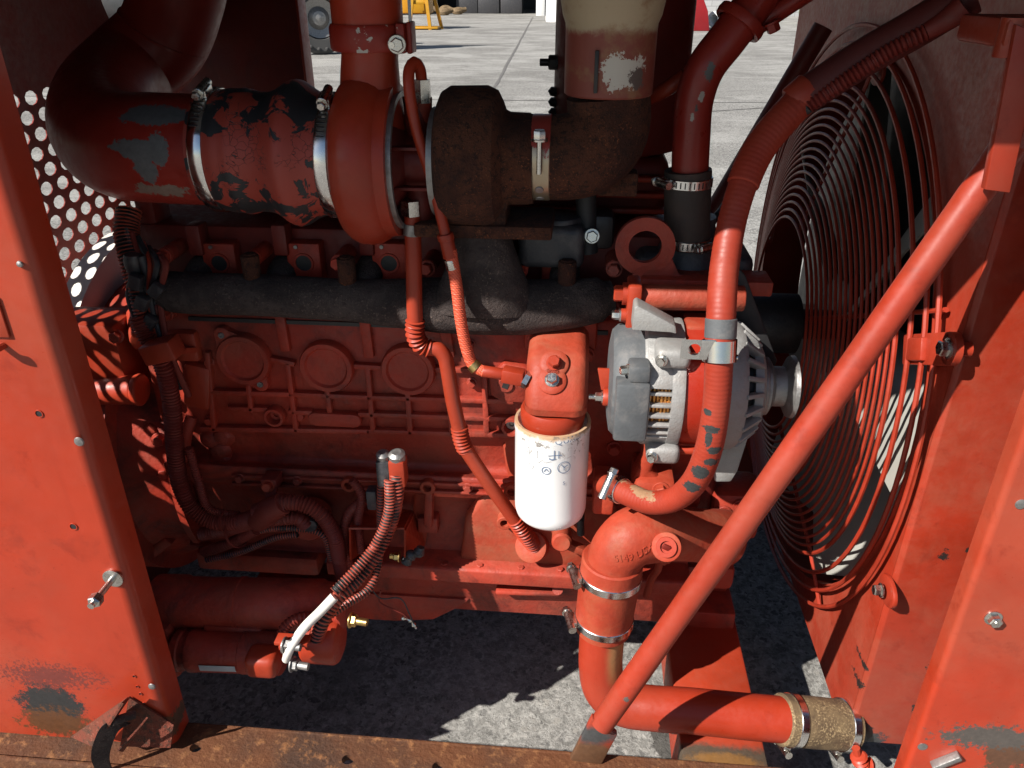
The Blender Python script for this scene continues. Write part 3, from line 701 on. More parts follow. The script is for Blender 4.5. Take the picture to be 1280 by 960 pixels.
# ---------------------------------------------------------------- turbocharger
Tb = thing("turbocharger", "turbocharger with a red compressor volute and a rusty turbine housing", "turbocharger")
tc = V(468, 201, .985); Rv = rr(103, tc)
ax = Vector((1, 0, 0))
m = MB(); x0 = V(432, 200, .985).x - tc.x; x1 = V(505, 200, .985).x - tc.x
def scroll(t, h): return .05 * math.cos(t - 1.4)
pv = [(x0 - .008, .060), (x0 - .002, .064), (x0 + .002, Rv * .80), (x0 + .007, Rv * .90), (x0 + .015, Rv * .968), (x0 + .024, Rv), (x0 + .036, Rv * 1.005), (x0 + .046, Rv * .985), (x0 + .054, Rv * .94), (x0 + .058, Rv * .90), (x1 - .004, Rv * .885), (x1 - .004, Rv * .80), (x1 - .012, Rv * .70), (x1 - .014, .05)]
m.lathe(pv, tc, ax, 56); part("compressor_housing", m, M['red_cast'] if False else M['red'], Tb)
m = MB(); m.ringlathe([(x1 - .006, Rv * .74), (x1 - .006, Rv * .80), (x1 + .002, Rv * .80), (x1 + .002, Rv * .74)], tc, ax, 44); part("back_plate_ring", m, M['dull_steel'], Tb)
m = MB(); top = V(463, -20, .985); c1 = V(463, 104, .985)
m.tube([c1 - Vector((0, 0, .06)), c1, top], lambda s, L: .0335 + .008 * max(0, 1 - s / .09), 28); part("outlet_neck", m, M['red'], Tb)
m = MB(); xa, xb = x1 - .012, V(548, 200, .985).x - tc.x
m.lathe([(xa, .062), (xa + .01, .050), (xa + .02, .036), (xb - .012, .036), (xb - .004, .056), (xb + .004, .062)], tc, ax, 36); ch = part("centre_housing", m, M['dark_red'], Tb)
for dz in (-.012, .012):
    m = MB(); m.box(tc + Vector(((xa + xb) / 2, -.04, dz * 2)), (xb - xa - .006, .014, .004), .001); part("web", m, M['dark_red'], ch)
m = MB(); m.cyl(tc + Vector(((xa + xb) / 2 + .004, -.005, -.075)), tc + Vector(((xa + xb) / 2 + .004, -.005, -.02)), .018, 20, .003); part("drain_boss", m, M['dark_red'], ch)
m = MB(); m.cyl(tc + Vector(((xa + xb) / 2 + .004, 0, .02)), tc + Vector(((xa + xb) / 2 + .004, 0, .068)), .016, 20, .003); part("feed_boss", m, M['dark_red'], ch)
m = MB(); xt0 = xb; xt1 = V(632, 190, .985).x - tc.x; xt2 = V(668, 195, .985).x - tc.x; tz = tc + Vector((0, .0, .003)); Rt = rr(83, tc)
m.ringlathe([(xt0 - .004, .058), (xt0 - .004, .066), (xt0 + .003, .066), (xt0 + .003, .058)], tc, ax, 40)
part("band_ring", m, M['dull_steel'], Tb)
m = MB(); m.lathe([(xt0 + .003, .05), (xt0 + .003, Rt * .80), (xt0 + .008, Rt * .93), (xt0 + .018, Rt), (xt1 - .022, Rt * 1.01), (xt1 - .010, Rt * .95), (xt1 - .004, Rt * .82), (xt1, Rt * .70), (xt1 + .006, Rt * .665), (xt2 - .006, Rt * .655), (xt2 - .004, .054), (xt2, .054)], tz, ax, 48, wob=lambda t, h: .04 * math.cos(t - 1.0))
th = part("turbine_housing", m, M['rust_cast'], Tb)
m = MB(); a = V(597, 262, .955); m.prism([(-.052, .05), (.052, .05), (.036, -.002), (.036, -.022), (-.042, -.022), (-.044, .0)], a + Vector((0, .07, 0)), (1, 0, 0), (0, 0, 1), .075, .004); part("turbine_foot", m, M['rust_cast'], th)
m = MB(); m.prism([(-.02, -.03), (.03, -.03), (.03, .05), (-.02, .05)], V(652, 205, .99) + Vector((0, .02, 0)), (1, 0, 0), (0, 0, 1), .06, .006); part("wastegate_boss", m, M['rust_cast'], th)

# V-band and exhaust elbow + stack pipe
Xe = thing("exhaust_elbow", "rusty exhaust elbow with a worn tan and red stack pipe", "exhaust pipe")
ec = V(677, 197, .985); Re = rr(51, ec)
m = MB(); m.ringlathe([(-.012, Re * .93), (-.012, Re), (-.010, Re * 1.02), (.011, Re * 1.02), (.012, Re), (.012, Re * .93)], ec, ax, 40)
t = NT("tan_band"); q = t.patch(ec + Vector((0, -.03, .06)), (.05, .08, .045), .3, 60); M['band_tan'] = t.done(t.mix(q, (.42, .34, .24), (.30, .04, .03)), .35, t.math('SUBTRACT', .75, t.math('MULTIPLY', q, .7)))
cb = part("v_band_clamp", m, M['band_tan'], Xe)
m = MB(); p = ec + Vector((0, -Re * 1.02, .012)); m.cyl(p + Vector((0, -.004, -.02)), p + Vector((0, -.004, .026)), .0032, 10); m.hexhead(p + Vector((0, -.004, .018)), (0, 0, 1), .013, .010); part("t_bolt", m, M['steel'], cb)
for dz in (-.030, -.044, .035):
    y = -math.sqrt((Re * 1.02) ** 2 - dz ** 2); m = MB(); m.lathe([(0, .0055), (.001, .005), (.0012, 0)], ec + Vector((0, y, dz)), Vector((0, y, dz)), 14); part("spot_weld", m, M['dull_steel'], cb)
m = MB(); e2 = V(760, 118, .995)
m.tube([ec + Vector((.008, 0, 0)), V(706, 197, .985), V(735, 190, .985), V(755, 170, .99), V(761, 145, .995), e2], lambda s, L: Re * (1.0 + .03 * math.sin(s * 30)) , 30); eb = part("elbow", m, M['rust_cast'], Xe)
m = MB(); m.box(V(772, 228, 1.0), (.05, .03, .03), .004); part("elbow_lug", m, M['rust_cast'], eb)
t = NT("stack_pipe_paint"); zs = V(760, 38, .995).z
sepx = t.n("SeparateXYZ"); t.link(t.pos, sepx.inputs[0]); zed = t.math('ADD', sepx.outputs[2], t.math('MULTIPLY', t.math('SUBTRACT', t.noise(70, 6, .7), .5), .018))
col = t.mix(t.ramp(zed, zs - .004, zs + .006), (.20, .045, .03), (.40, .31, .20)); col = t.mix(t.math('MULTIPLY', t.ramp(t.noise(25, 6, .7), .5, .68), .7), col, (.24, .12, .055))
col = t.mix(t.patch(V(778, 88, .945), (.022, .05, .018), .45, 60), col, (.50, .46, .40)); col = t.mix(t.patch(V(797, 98, .95), (.009, .05, .010), .5, 80), col, (.10, .07, .06))
M['stack'] = t.done(col, .6, nrm=t.bump(t.noise(120), .15))
m = MB(); z = e2.z; Rs = Re * .995
m.lathe([(-.012, Rs * 1.0), (-.010, Rs * 1.045), (.060, Rs * 1.05), (.066, Rs * 1.06), (.075, Rs * 1.13), (.10, Rs * 1.22), (.19, Rs * 1.23)], e2 + Vector((0, 0, .012)), (0, 0, 1), 44); sp = part("stack_pipe", m, M['stack'], Xe)
q = e2 + Vector((-.016, -Rs * 1.0, .030)); m = MB(); m.box(q, (.0045, .008, .045), .001); part("slit", m, M['black_paint'], sp)

# ---------------------------------------------------------------- intake pipe, coupling
It = thing("intake_pipe", "wide dark red intake pipe bending back with grey worn patches", "intake pipe")
pg = [(V(178, 147, .91), (.045, .06, .012), (.11, .11, .115), .28, 55), (V(165, 187, .91), (.030, .06, .012), (.14, .14, .14), .28, 55), (V(188, 190, .90), (.012, .06, .022), (.14, .14, .14), .28, 55), (V(172, 212, .90), (.014, .06, .026), (.15, .15, .15), .28, 55), (V(192, 243, .91), (.034, .06, .008), (.26, .19, .15), .6, 45)]
M['intake'] = paint("red_intake_paint", (.42, .038, .024), rough=.38, var=.2, patches=pg, bump=.05)
m = MB(); ri = .0685
m.tube([V(292, 190, .985), V(250, 188, .985), V(200, 186, .985), V(152, 182, 1.0), V(129, 160, 1.06), V(133, 122, 1.17), V(166, 84, 1.27), V(203, 48, 1.30), V(222, -5, 1.30), V(232, -60, 1.30)], ri, 40, .01, caps=False); ip = part("pipe", m, M['intake'], It)
m = MB(); pth = [V(203, 48, 1.30), V(222, -5, 1.30)]; m.ringlathe([(0, ri), (0, ri + .0015), (.004, ri + .0015), (.004, ri)], pth[0].lerp(pth[1], .1), pth[1] - pth[0], 40); part("weld_seam", m, M['intake'], ip)
# grey duct behind it
Dk = thing("air_duct", "grey air cleaner duct passing through the round opening of the end panel", "duct")
m = MB(); a = VX(172, -22, XW - .12); b = VX(172, -22, XW + .0) ; m.tube([Vector((XW - .35, cw.y + .012, cw.z + .01)), Vector((XW + .06, cw.y + .012, cw.z + .01)), Vector((XW + .10, cw.y, cw.z + .012))], .112, 36, .02, smooth=False); part("duct_tube", m, M['grey_plastic'], Dk)
t = NT("peeling_coupling"); pn = t.noise(34, 6, .6, dist=.8); wq = t.n("TexNoise"); wq.inputs['Scale'].default_value = 60; t.link(t.pos, wq.inputs['Vector']); cr = t.voronoi(105, feature='DISTANCE_TO_EDGE', vec=t.vmath('ADD', t.pos, t.vmath('MULTIPLY', wq.outputs['Color'], (.02, .02, .02))))
nz2 = t.noise(14, 3)
mask = t.ramp(t.math('ADD', t.math('MULTIPLY', pn, .55), t.math('MULTIPLY', nz2, .45)), .50, .512)
crack = t.math('MULTIPLY', t.ramp(cr, .0, .035, 1, 0), t.ramp(t.noise(20, 4), .5, .56))
zz = t.n("SeparateXYZ"); t.link(t.pos, zz.inputs[0]); zt = V(355, 185, .90).z
mm_ = t.math('MAXIMUM', mask, crack); col = t.mix(mm_, t.mix(t.noise(9), (.26, .028, .017), (.32, .045, .026)), (.016, .016, .018))
M['peel'] = t.done(col, .55, nrm=t.bump(t.math('SUBTRACT', 1.0, mm_), .5, .0015))
Cp = thing("intake_coupling", "bulged rubber coupling with flaking red paint between two steel clamps", "hose coupling")
ca, cbb = V(262, 188, .985), V(436, 196, .985); dl = cbb - ca; Lc = dl.length
m = MB(); pr2 = []
for k in range(45):
    s_ = k / 44; r = .0735 + .004 * math.exp(-((s_ - .30) / .05) ** 2) + .0165 * math.exp(-((s_ - .66) / .115) ** 2) + .003 * math.exp(-((s_ - .2) / .06) ** 2) + (-.003 if s_ < .03 or s_ > .97 else 0)
    pr2.append((s_ * Lc, r))
m.lathe(pr2, ca, dl, 48); part("sleeve", m, M['peel'], Cp)
def band(parent, c, axis, R, w, screw_ang=None, name="hose_clamp", slots=True, sc=1.0, mat='band_steel'):
    # worm drive clamp: band, slot marks and screw housing as one clamp with its screw
    c = Vector(c); u, v, a = frame(axis); m = MB()
    m.ringlathe([(-w / 2, R), (-w / 2, R + .0014), (-w * .42, R + .0022), (w * .42, R + .0022), (w / 2, R + .0014), (w / 2, R)], c, a, 44)
    o = part(name, m, M[mat], parent)
    if screw_ang is not None:
        d = u * math.cos(screw_ang) + v * math.sin(screw_ang); tg = a.cross(d)
        m = MB(); q = c + d * (R + .006 * sc); rot = Matrix((tg, a, d)).transposed()
        m.box(q, (.022 * sc, w * .95, .010 * sc), .002, rot); m.lathe([(-.018 * sc, .0055 * sc), (.014 * sc, .0055 * sc)], q + d * .003 * sc, tg, 12); m.hexhead(q + tg * .014 * sc + d * .003 * sc, tg, .0095 * sc, .007 * sc)
        part("clamp_screw", m, M['steel'], o)
        if slots:
            m = MB()
            for k in range(-9, 10):
                if abs(k) < 2: continue
                an = screw_ang + k * .0042 / R * 1.3; d2 = u * math.cos(an) + v * math.sin(an); t2 = a.cross(d2)
                m.box(c + d2 * (R + .0022), (.0016, w * .6, .0008), 0, Matrix((t2, a, d2)).transposed())
            part("band_slots", m, M['black_paint'], o)
    return o
def ang(axis, d):
    u, v, a = frame(axis); d = Vector(d); return math.atan2(d.dot(v), d.dot(u))
band(Cp, ca + dl * .085, dl, .0745, .017, ang(dl, (0, -.35, 1)))
band(Cp, ca + dl * .925, dl, .0745, .016, ang(dl, (0, -.45, 1)))
# red clamp on the compressor outlet
Oc = thing("outlet_clamp", "chipped red band clamp around the compressor outlet pipe", "clamp")
oc = V(461, 46, .985); M['red_chip'] = paint("chipped_red_paint", (.45, .04, .024), rough=.4, chips=.62, chip_col=(.45, .42, .38), scale=.8)
m = MB(); m.ringlathe([(-.0145, .0405), (-.0145, .0435), (-.011, .0455), (.011, .0455), (.0145, .0435), (.0145, .0405)], oc, (0, 0, 1), 44); part("band", m, M['red_chip'], Oc)
m = MB(); m.box(oc + Vector((.044, -.018, 0)), (.010, .022, .032), .002); m.box(oc + Vector((.052, -.006, 0)), (.006, .03, .034), .002); part("ear", m, M['red_chip'], Oc)
m = MB(); m.hexhead(oc + Vector((.040, -.030, -.006)), (.2, -1, 0), .014, .010); m.cyl(oc + Vector((.040, .0, -.006)), oc + Vector((.037, -.045, -.006)), .0035, 10); part("bolt", m, M['steel'], Oc)
m = MB(); m.lathe([(0, .0415), (.17, .0415)], oc + Vector((0, 0, -.004)), (0, 0, 1), 36); part("sleeve", m, M['red'], Oc)

# muffler drum behind the exhaust
Mu = thing("muffler", "dark red muffler drum standing behind the exhaust elbow", "muffler")
mc = V(771, 185, 1.24); Rm = rr(80, mc)
m = MB(); m.lathe([(0, Rm * .8), (.006, Rm * .96), (.015, Rm), (.34, Rm), (.36, Rm * .9)], mc, (0, 0, 1), 44); part("drum", m, M['dark_red'], Mu)
m = MB(); m.box(mc + Vector((0, .02, -.07)), (.10, .10, .16), .01); part("support_bracket", m, M['dark_red'], Mu)
q = V(688, 78, 1.22); m = MB(); m.hexhead(q + Vector((.012, 0, 0)), (-1, 0, 0), .018, .012, stud=.012); m.box(q + Vector((.022, .0, 0)), (.02, .02, .03), .003); part("band_bolt", m, M['black_paint'], Mu)
for k in range(5): 
    m = MB(); m.lathe([(0, .008), (.006, .012), (.012, .008)], V(694, 120 + 13 * k, 1.22), (.1, 0, 1), 10); part("band_lug", m, M['black_paint'], Mu)
m = MB(); m.tube([V(800, 128, 1.12), V(832, 112, 1.08), V(856, 96, 1.08)], .0095, 16); br = solo("support_rod", m, M['red_tube'], "short red rod sticking out between muffler and coolant pipe", "rod")
# ---------------------------------------------------------------- oil filter and its head
fx = V(689, 540, .93); fb = V(687, 652, .93)
ftop = V(690, 522, .93).z; fbot = V(687, 666, .89).z + .004; Rf_ = rr(45, V(689, 600, .93))
fc = Vector((V(689, 590, .93).x, .93, fbot))
Of = thing("oil_filter", "white spin-on oil filter can with stained rim and faint blue print", "oil filter")
t = NT("white_filter_paint"); sz = t.n("SeparateXYZ"); t.link(t.pos, sz.inputs[0])
zz = t.math('ADD', sz.outputs[2], t.math('MULTIPLY', t.math('SUBTRACT', t.noise(60, 6, .7), .5), .02))
col = t.mix(t.noise(12, 4), (.74, .74, .73), (.80, .80, .79))
col = t.mix(t.math('MULTIPLY', t.ramp(zz, ftop - .010, ftop - .002), .85), col, (.38, .20, .07))
col = t.mix(t.math('MULTIPLY', t.math('MULTIPLY', t.ramp(zz, ftop - .045, ftop - .02), t.ramp(t.noise(75, 6, .75, dist=1.2), .56, .6)), .8), col, (.16, .13, .11))
M['filter'] = t.done(col, .3, nrm=t.bump(t.noise(30), .03), coat=.2)
Hc = ftop - fbot
m = MB(); m.lathe([(0, 0), (.0005, Rf_ * .72), (.003, Rf_ * .86), (.009, Rf_ * .955), (.017, Rf_ * .995), (.024, Rf_), (Hc - .014, Rf_), (Hc - .012, Rf_ * 1.015), (Hc - .003, Rf_ * 1.02), (Hc, Rf_ * 1.0), (Hc, Rf_ * .93), (Hc - .006, Rf_ * .9), (Hc - .006, 0)], fc, (0, 0, 1), 64); can = part("can", m, M['filter'], Of)
M['blue_print'] = plain("blue_print", (.14, .19, .28), .5); M['grey_print'] = plain("grey_print", (.42, .42, .42), .5)
def on_can(x, z, off=.0009):                 # x along the surface from the side facing -y, z above the foot
    a = x / Rf_ - math.pi / 2; r = Rf_ + off; return Vector((fc.x + r * math.cos(a), fc.y + r * math.sin(a), fc.z + z))
def on_filter(px, py):                        # surface coordinates of a mark
    p = V(px, py, .93 - Rf_ * .8); x = p.x - fc.x; return Rf_ * math.asin(max(-1, min(1, x / Rf_))), V(px, py, fc.y - math.sqrt(max(0, Rf_ ** 2 - x ** 2))).z - fc.z
def stroke(m, pts, w=.0012):
    for i in range(len(pts) - 1):
        a, b = Vector(pts[i]), Vector(pts[i + 1]); d = (b - a)
        if d.length < 1e-6: continue
        n = Vector((-d.y, d.x)).normalized() * w / 2
        m.add([on_can(*(a + n)), on_can(*(b + n)), on_can(*(b - n)), on_can(*(a - n))], [(0, 1, 2, 3)])
def circle(m, c, r, w=.0011): stroke(m, [(c[0] + r * math.cos(t), c[1] + r * math.sin(t)) for t in [2 * math.pi * k / 20 for k in range(21)]], w)
def word(m, s_, px, py, size, rot=0):
    vs, fs = text_mesh(s_, size); x0, z0 = on_filter(px, py); c, d = math.cos(rot), math.sin(rot)
    m.add([on_can(x0 + v.x * c - v.y * d, z0 + v.x * d + v.y * c) for v in vs], fs)
m = MB(); word(m, "QUALI", 694, 556, .013, rad(5)); x, z = on_filter(705, 584); circle(m, (x, z), .0088); stroke(m, [(x, z), (x - .004, z + .005)]); stroke(m, [(x, z), (x + .005, z + .003)]); stroke(m, [(x, z), (x, z - .005)])
x, z = on_filter(683, 588); circle(m, (x, z), .0058); stroke(m, [(x - .003, z - .002), (x, z + .003), (x + .003, z - .001)])
x, z = on_filter(693, 570); stroke(m, [(x - .008, z), (x + .010, z + .001)]); stroke(m, [(x, z - .004), (x, z + .009)]); stroke(m, [(x + .006, z - .004), (x + .006, z + .008)]); stroke(m, [(x - .007, z - .004), (x - .003, z - .006), (x + .002, z - .004)], .002)
word(m, "5", 703, 606, .008); part("print", m, M['blue_print'], can)
m = MB(); x, z = on_filter(667, 566); stroke(m, [(x - .006, z - .006), (x + .006, z - .006), (x + .006, z + .006), (x - .006, z + .006), (x - .006, z - .006)], .0007); x, z = on_filter(664, 582); circle(m, (x, z), .004, .0007); stroke(m, [(x - .007, z + .003), (x + .008, z - .002)], .0007); x, z = on_filter(680, 578); stroke(m, [(x - .008, z - .002), (x - .002, z + .004), (x + .002, z), (x + .01, z + .003)], .0007); part("print", m, M['grey_print'], can)
Fh = thing("filter_head", "red cast oil filter head with two bolts above the white filter", "filter head")
hz = ftop - .006
m = MB(); m.lathe([(0, Rf_ * .82), (.012, Rf_ * .86), (.020, Rf_ * .86), (.026, Rf_ * .80)], (fc.x, fc.y, hz), (0, 0, 1), 44)
part("sealing_boss", m, M['red_tube'], Fh)
m = MB(); w = Rf_ * .84
side = [(fc.y - w * .86, hz + .020), (fc.y - w * .90, hz + .030), (fc.y - w * .82, hz + .055), (fc.y + .005, hz + .10), (YB + .01, hz + .118), (YB + .01, hz + .01), (fc.y + .02, hz + .018)]
m.prism(side, (fc.x - w * .86, 0, 0), (0, 1, 0), (0, 0, 1), w * 1.92, .020, 4); hb = part("head_body", m, M['red_cast'], Fh)
nrm = Vector((0, -.045, .10)).normalized(); nrm = Vector((0, -.75, .66)).normalized(); nrm = Vector((0, -(.045), (.055))).normalized(); nrm = Vector((0, -.045, .052)).normalized()
def top_pt(px, py):
    # point on the sloping top of the head
    a = Vector((0, fc.y - w * .82, hz + .055)); n = Vector((0, -.045, .063)).normalized(); n = Vector((0, -(hz + .10 - hz - .055), (fc.y + .005 - (fc.y - w * .82)))).normalized()
    d = ray(px, py); tt = (a - _C).dot(n) / d.dot(n); return _C + d * tt, n
for px, py, mt, af in ((693, 455, 'red_tube', .014), (690, 476, 'steel', .013)):
    p, n_ = top_pt(px, py); m = MB(); m.lathe([(-.004, .019), (.003, .019), (.005, .016), (.005, .010)], p, n_, 30); bs = part("bolt_seat", m, M['red_cast'], Fh)
    m = MB(); m.hexhead(p + n_ * .004, n_, af, .010); part("bolt", m, M[mt], bs)
m = MB(); q = V(705, 445, 1.0); m.box((fc.x + .005, YB - .004, hz + .11), (.105, .03, .085), .008); part("mounting_flange", m, M['red_block'], Fh)
for px, py in ((696, 441), (734, 443)):
    m = MB(); m.hexhead(V(px, py, YB - .02), (0, -1, 0), .015, .010); part("bolt", m, M['red_block'], Fh)

# ---------------------------------------------------------------- oil lines
Dt = thing("oil_drain_tube", "bright red oil drain tube with ribbed bends running from turbocharger to block", "pipe")
p = [V(515, 268, .962), V(517, 320, .962), V(518, 380, .962), V(519, 402, .962)]
m = MB(); m.tube(p, .0108, 20); part("upper_tube", m, M['red_tube'], Dt)
m = MB(); m.tube([V(519, 400, .962), V(519, 418, .962), V(526, 431, .965), V(538, 436, .968)], ribbed(.0115, .0022, .0062), 22, .0011); part("ribbed_bend", m, M['red_tube'], Dt)
m = MB(); m.tube([V(534, 435, .968), V(548, 437, .968), V(556, 446, .968), V(559, 458, .968), V(566, 500, .968), V(575, 540, .968)], .0108, 20, .004); part("middle_tube", m, M['red_tube'], Dt)
m = MB(); m.tube([V(574, 534, .968), V(577, 550, .968), V(582, 563, .968)], ribbed(.0113, .0018, .0058), 22, .0011); part("ribbed_bend", m, M['red_tube'], Dt)
m = MB(); m.tube([V(581, 560, .968), V(610, 603, .97), V(645, 652, .98)], .0108, 20); part("lower_tube", m, M['red_tube'], Dt)
m = MB(); m.tube([V(643, 649, .98), V(655, 666, .985), V(668, 682, 1.0)], ribbed(.0116, .0022, .0062), 22, .0011); part("ribbed_end", m, M['red_tube'], Dt)
m = MB(); c = V(664, 683, 1.0); m.lathe([(-.02, .026), (.004, .026), (.006, .02), (.006, .01)], c, (-.2, -.8, .5), 28); part("socket", m, M['red_cast'], Dt)
m = MB(); c = V(514, 264, .962); m.lathe([(-.005, .013), (.014, .013)], c, (0, 0, 1), 6); part("nut", m, M['steel'], Dt)
m = MB(); m.cyl(V(516, 279, .962), V(516, 293, .962), .0122, 20); part("worn_collar", m, M['dull_steel'], Dt)
Fl = thing("oil_feed_line", "thin red braided oil feed line looping from turbocharger to filter head", "hose")
tfp = V(527, 125, .975)
m = MB(); m.tube([V(527, 128, .975), V(527, 100, .975), V(524, 84, .968), V(518, 78, .96), V(512, 86, .952), V(511, 105, .945), V(520, 160, .94), V(540, 225, .935), V(558, 298, .93)], .0068, 16, .004); part("steel_tube", m, M['red_tube'], Fl)
t = NT("braided_red"); w1 = t.n("TexWave"); w1.inputs["Scale"].default_value = 130; t.link(t.pos, w1.inputs["Vector"]); w1.bands_direction = 'DIAGONAL'
M['braid'] = t.done(t.mix(w1.outputs["Fac"], (.48, .06, .028), (.62, .11, .05)), .55, nrm=t.bump(w1.outputs["Fac"], .4, .001))
m = MB(); m.tube([V(563, 312, .93), V(571, 360, .93), V(576, 400, .93), V(583, 435, .93), V(592, 457, .93), V(606, 465, .925)], ribbed(.0078, .0003, .003), 18, .0012); part("braided_hose", m, M['braid'], Fl)
m = MB(); m.cyl(V(557, 294, .93), V(563, 322, .93), .0092, 16, .001); m.cyl(V(556, 292, .93), V(558, 300, .93), .0105, 16, .001); part("ferrule", m, M['red_tube'], Fl)
m = MB(); m.cyl(V(563, 324, .93), V(566, 336, .93), .0084, 16, .0005); part("collar", m, M['steel'], Fl)
m = MB(); m.cyl(V(590, 455, .93), V(596, 461, .928), .0095, 16); part("collar", m, M['brass'], Fl)
m = MB(); m.cyl(V(604, 464, .925), V(630, 468, .925), .0082, 14, .001); m.bar(V(628, 467, .925), V(655, 472, .922), .02, .02, bev=.003); part("end_fitting", m, M['red_tube'], Fl)
m = MB(); m.lathe([(0, .0125), (.007, .0125)], V(655, 473, .922), V(664, 478, .92) - V(655, 473, .922), 6); part("nut", m, M['steel'], Fl)
m = MB(); c = V(528, 114, .975); m.lathe([(-.013, .0105), (.013, .0105)], c, (0, 0, 1), 6); part("nut", m, M['steel'], Fl)
m = MB(); m.cyl(V(528, 122, .98), V(528, 150, .985), .012, 16); part("fitting_base", m, M['red_block'], Fl)

# ---------------------------------------------------------------- alternator
Al = thing("alternator", "alternator with grey rear cover, aluminium vents and red stator ring", "alternator")
ay = .915; ac = V(850, 478, ay); Ra = rr(80, ac); AX = Vector((1, 0, 0))
def ax_x(px): return V(px, 478, ay).x
A0 = Vector((0, ac.y, ac.z))
def xl(prof, n=64): return [(x, r) for x, r in prof]
m = MB(); x0, x1 = ax_x(760), ax_x(803)
m.lathe([(x0, 0), (x0, Ra * .60), (x0 + .003, Ra * .80), (x0 + .010, Ra * .88), (x1 - .014, Ra * .93), (x1, Ra * .935)], A0, AX, 48); rc = part("rear_cover", m, M['grey_plastic'], Al)
m = MB(); m.box(Vector(((x0 + x1) / 2 + .004, ay - Ra * .86, ac.z - .002)), (x1 - x0 - .004, .03, Ra * .95), .004); part("cover_block", m, M['grey_plastic'], rc)
m = MB(); m.box(Vector((x1 - .012, ay - Ra * .80, ac.z + Ra * .58)), (.026, .03, .022), .004); part("cover_lug", m, M['grey_plastic'], rc)
m = MB(); m.hexhead(Vector((x1 - .024, ay - Ra * .84, ac.z + Ra * .60)), (-1, -.3, 0), .010, .009); part("cover_nut", m, M['steel'], rc)
sp = V(765, 497, ay - .02); m = MB(); m.cyl(sp + Vector((.008, 0, 0)), sp + Vector((-.012, 0, 0)), .0115, 18, .002); m2 = part("terminal_insulator", m, M['red_tube'], rc)
m = MB(); m.cyl(sp, sp + Vector((-.03, 0, 0)), .0035, 12); m.hexhead(sp + Vector((-.012, 0, 0)), (-1, 0, 0), .011, .008); part("terminal_stud", m, M['steel'], m2)
m = MB(); q = V(758, 470, ay - .01); m.prism([(-.012, .012), (.010, .012), (.012, -.004), (.004, -.02), (-.006, -.018)], q, (1, 0, 0), (0, 0, 1), .006, .001); part("connector_tab", m, M['red_tube'], rc)
# rear aluminium frame with vent slots
xa, xb, xc = ax_x(803), ax_x(832), ax_x(846)
m = MB(); m.ringlathe([(xa - .004, Ra * .80), (xa - .004, Ra * .95), (xa + .001, Ra * .985), (xa + .003, Ra * .985), (xa + .003, Ra * .8)], A0, AX, 64)
m.ringlathe([(xb - .001, Ra * .84), (xb - .001, Ra * 1.0), (xc - .003, Ra * 1.02), (xc, Ra * 1.01), (xc, Ra * .84)], A0, AX, 64)
u_, v_, a_ = frame(AX)
for k in range(34):
    an = 2 * math.pi * (k + .5) / 34; d = u_ * math.cos(an) + v_ * math.sin(an); tg = AX.cross(d)
    front = d.y < -.55 and abs(d.z + .06) < .44
    wd = .0046 if front else .017
    m.box(A0 + AX * ((xa + xb) / 2 + .001) + d * Ra * .93, (xb - xa + .004, wd, Ra * .11), .0015, Matrix((AX, tg, d)).transposed())
rf = part("rear_frame", m, M['alum'], Al)
for dz, nm in ((.86, 1), (-.90, 1)):
    m = MB(); q = Vector(((xb + xc) / 2 - .010, ay - Ra * .62, ac.z + Ra * dz * .92)); m.box(q, (.042, .045, .026), .008, seg=3); ear = part("frame_ear", m, M['alum'], rf)
    m = MB(); m.hexhead(q + Vector((-.014, -.022, 0)), (-.3, -1, .1), .010, .008); part("screw", m, M['steel'], rf)
m = MB()
for k in range(9):
    xk = xa + .004 + (xb - xa + .006) * k / 8
    m.ringlathe([(xk + .0021 * math.cos(t), Ra * .86 + .0030 * math.sin(t) + .0012 * math.sin(k * 2.3)) for t in [2 * math.pi * j / 6 for j in range(6)]], A0, AX, 48)
m.lathe([(xa, Ra * .78), (xb, Ra * .78)], A0, AX, 40); part("copper_winding", m, M['copper'], Al)
m = MB()
for k in range(40):
    an = rad(-160 + k * 4 + random.uniform(-1, 1)) ; d = Vector((0, math.sin(rad(-90) + (k - 20) * .05) , math.cos(rad(-90) + (k - 20) * .05)))
    d = Vector((0, -math.cos((k - 20) * .06), math.sin((k - 20) * .06))); m.tube([A0 + AX * (xb - .022 + random.uniform(-.003, .003)) + d * Ra * .83, A0 + AX * (xb - .012) + d * Ra * (.86 + random.uniform(-.01, .01)), A0 + AX * (xb + .003) + d * Ra * .84], .0016, 6, .004)
part("winding_ends", m, M['copper'], Al)
M['stator'] = paint("red_stator_paint", (.55, .045, .022), rough=.3, var=.12, bump=.05, dust=.15)
xd = ax_x(884); m = MB(); m.lathe([(xc - .002, Ra * .9), (xc - .002, Ra * .955), (xc + .004, Ra * .96), (xd - .01, Ra * .96), (xd - .009, Ra * .99), (xd, Ra * .99), (xd, Ra * .85)], A0, AX, 64); part("stator", m, M['stator'], Al)
m = MB(); z = ac.z + Ra * .80; m.cyl((xc - .004, ay - Ra * .72, z), (xd + .02, ay - Ra * .72, z), .0038, 12); part("through_bolt", m, M['steel'], Al)
m = MB(); z = ac.z - Ra * .83; m.cyl((xc - .004, ay - Ra * .66, z), (xd + .01, ay - Ra * .66, z), .0055, 12); part("through_bolt", m, M['red_tube'], Al)
xe, xf = ax_x(908), ax_x(948)
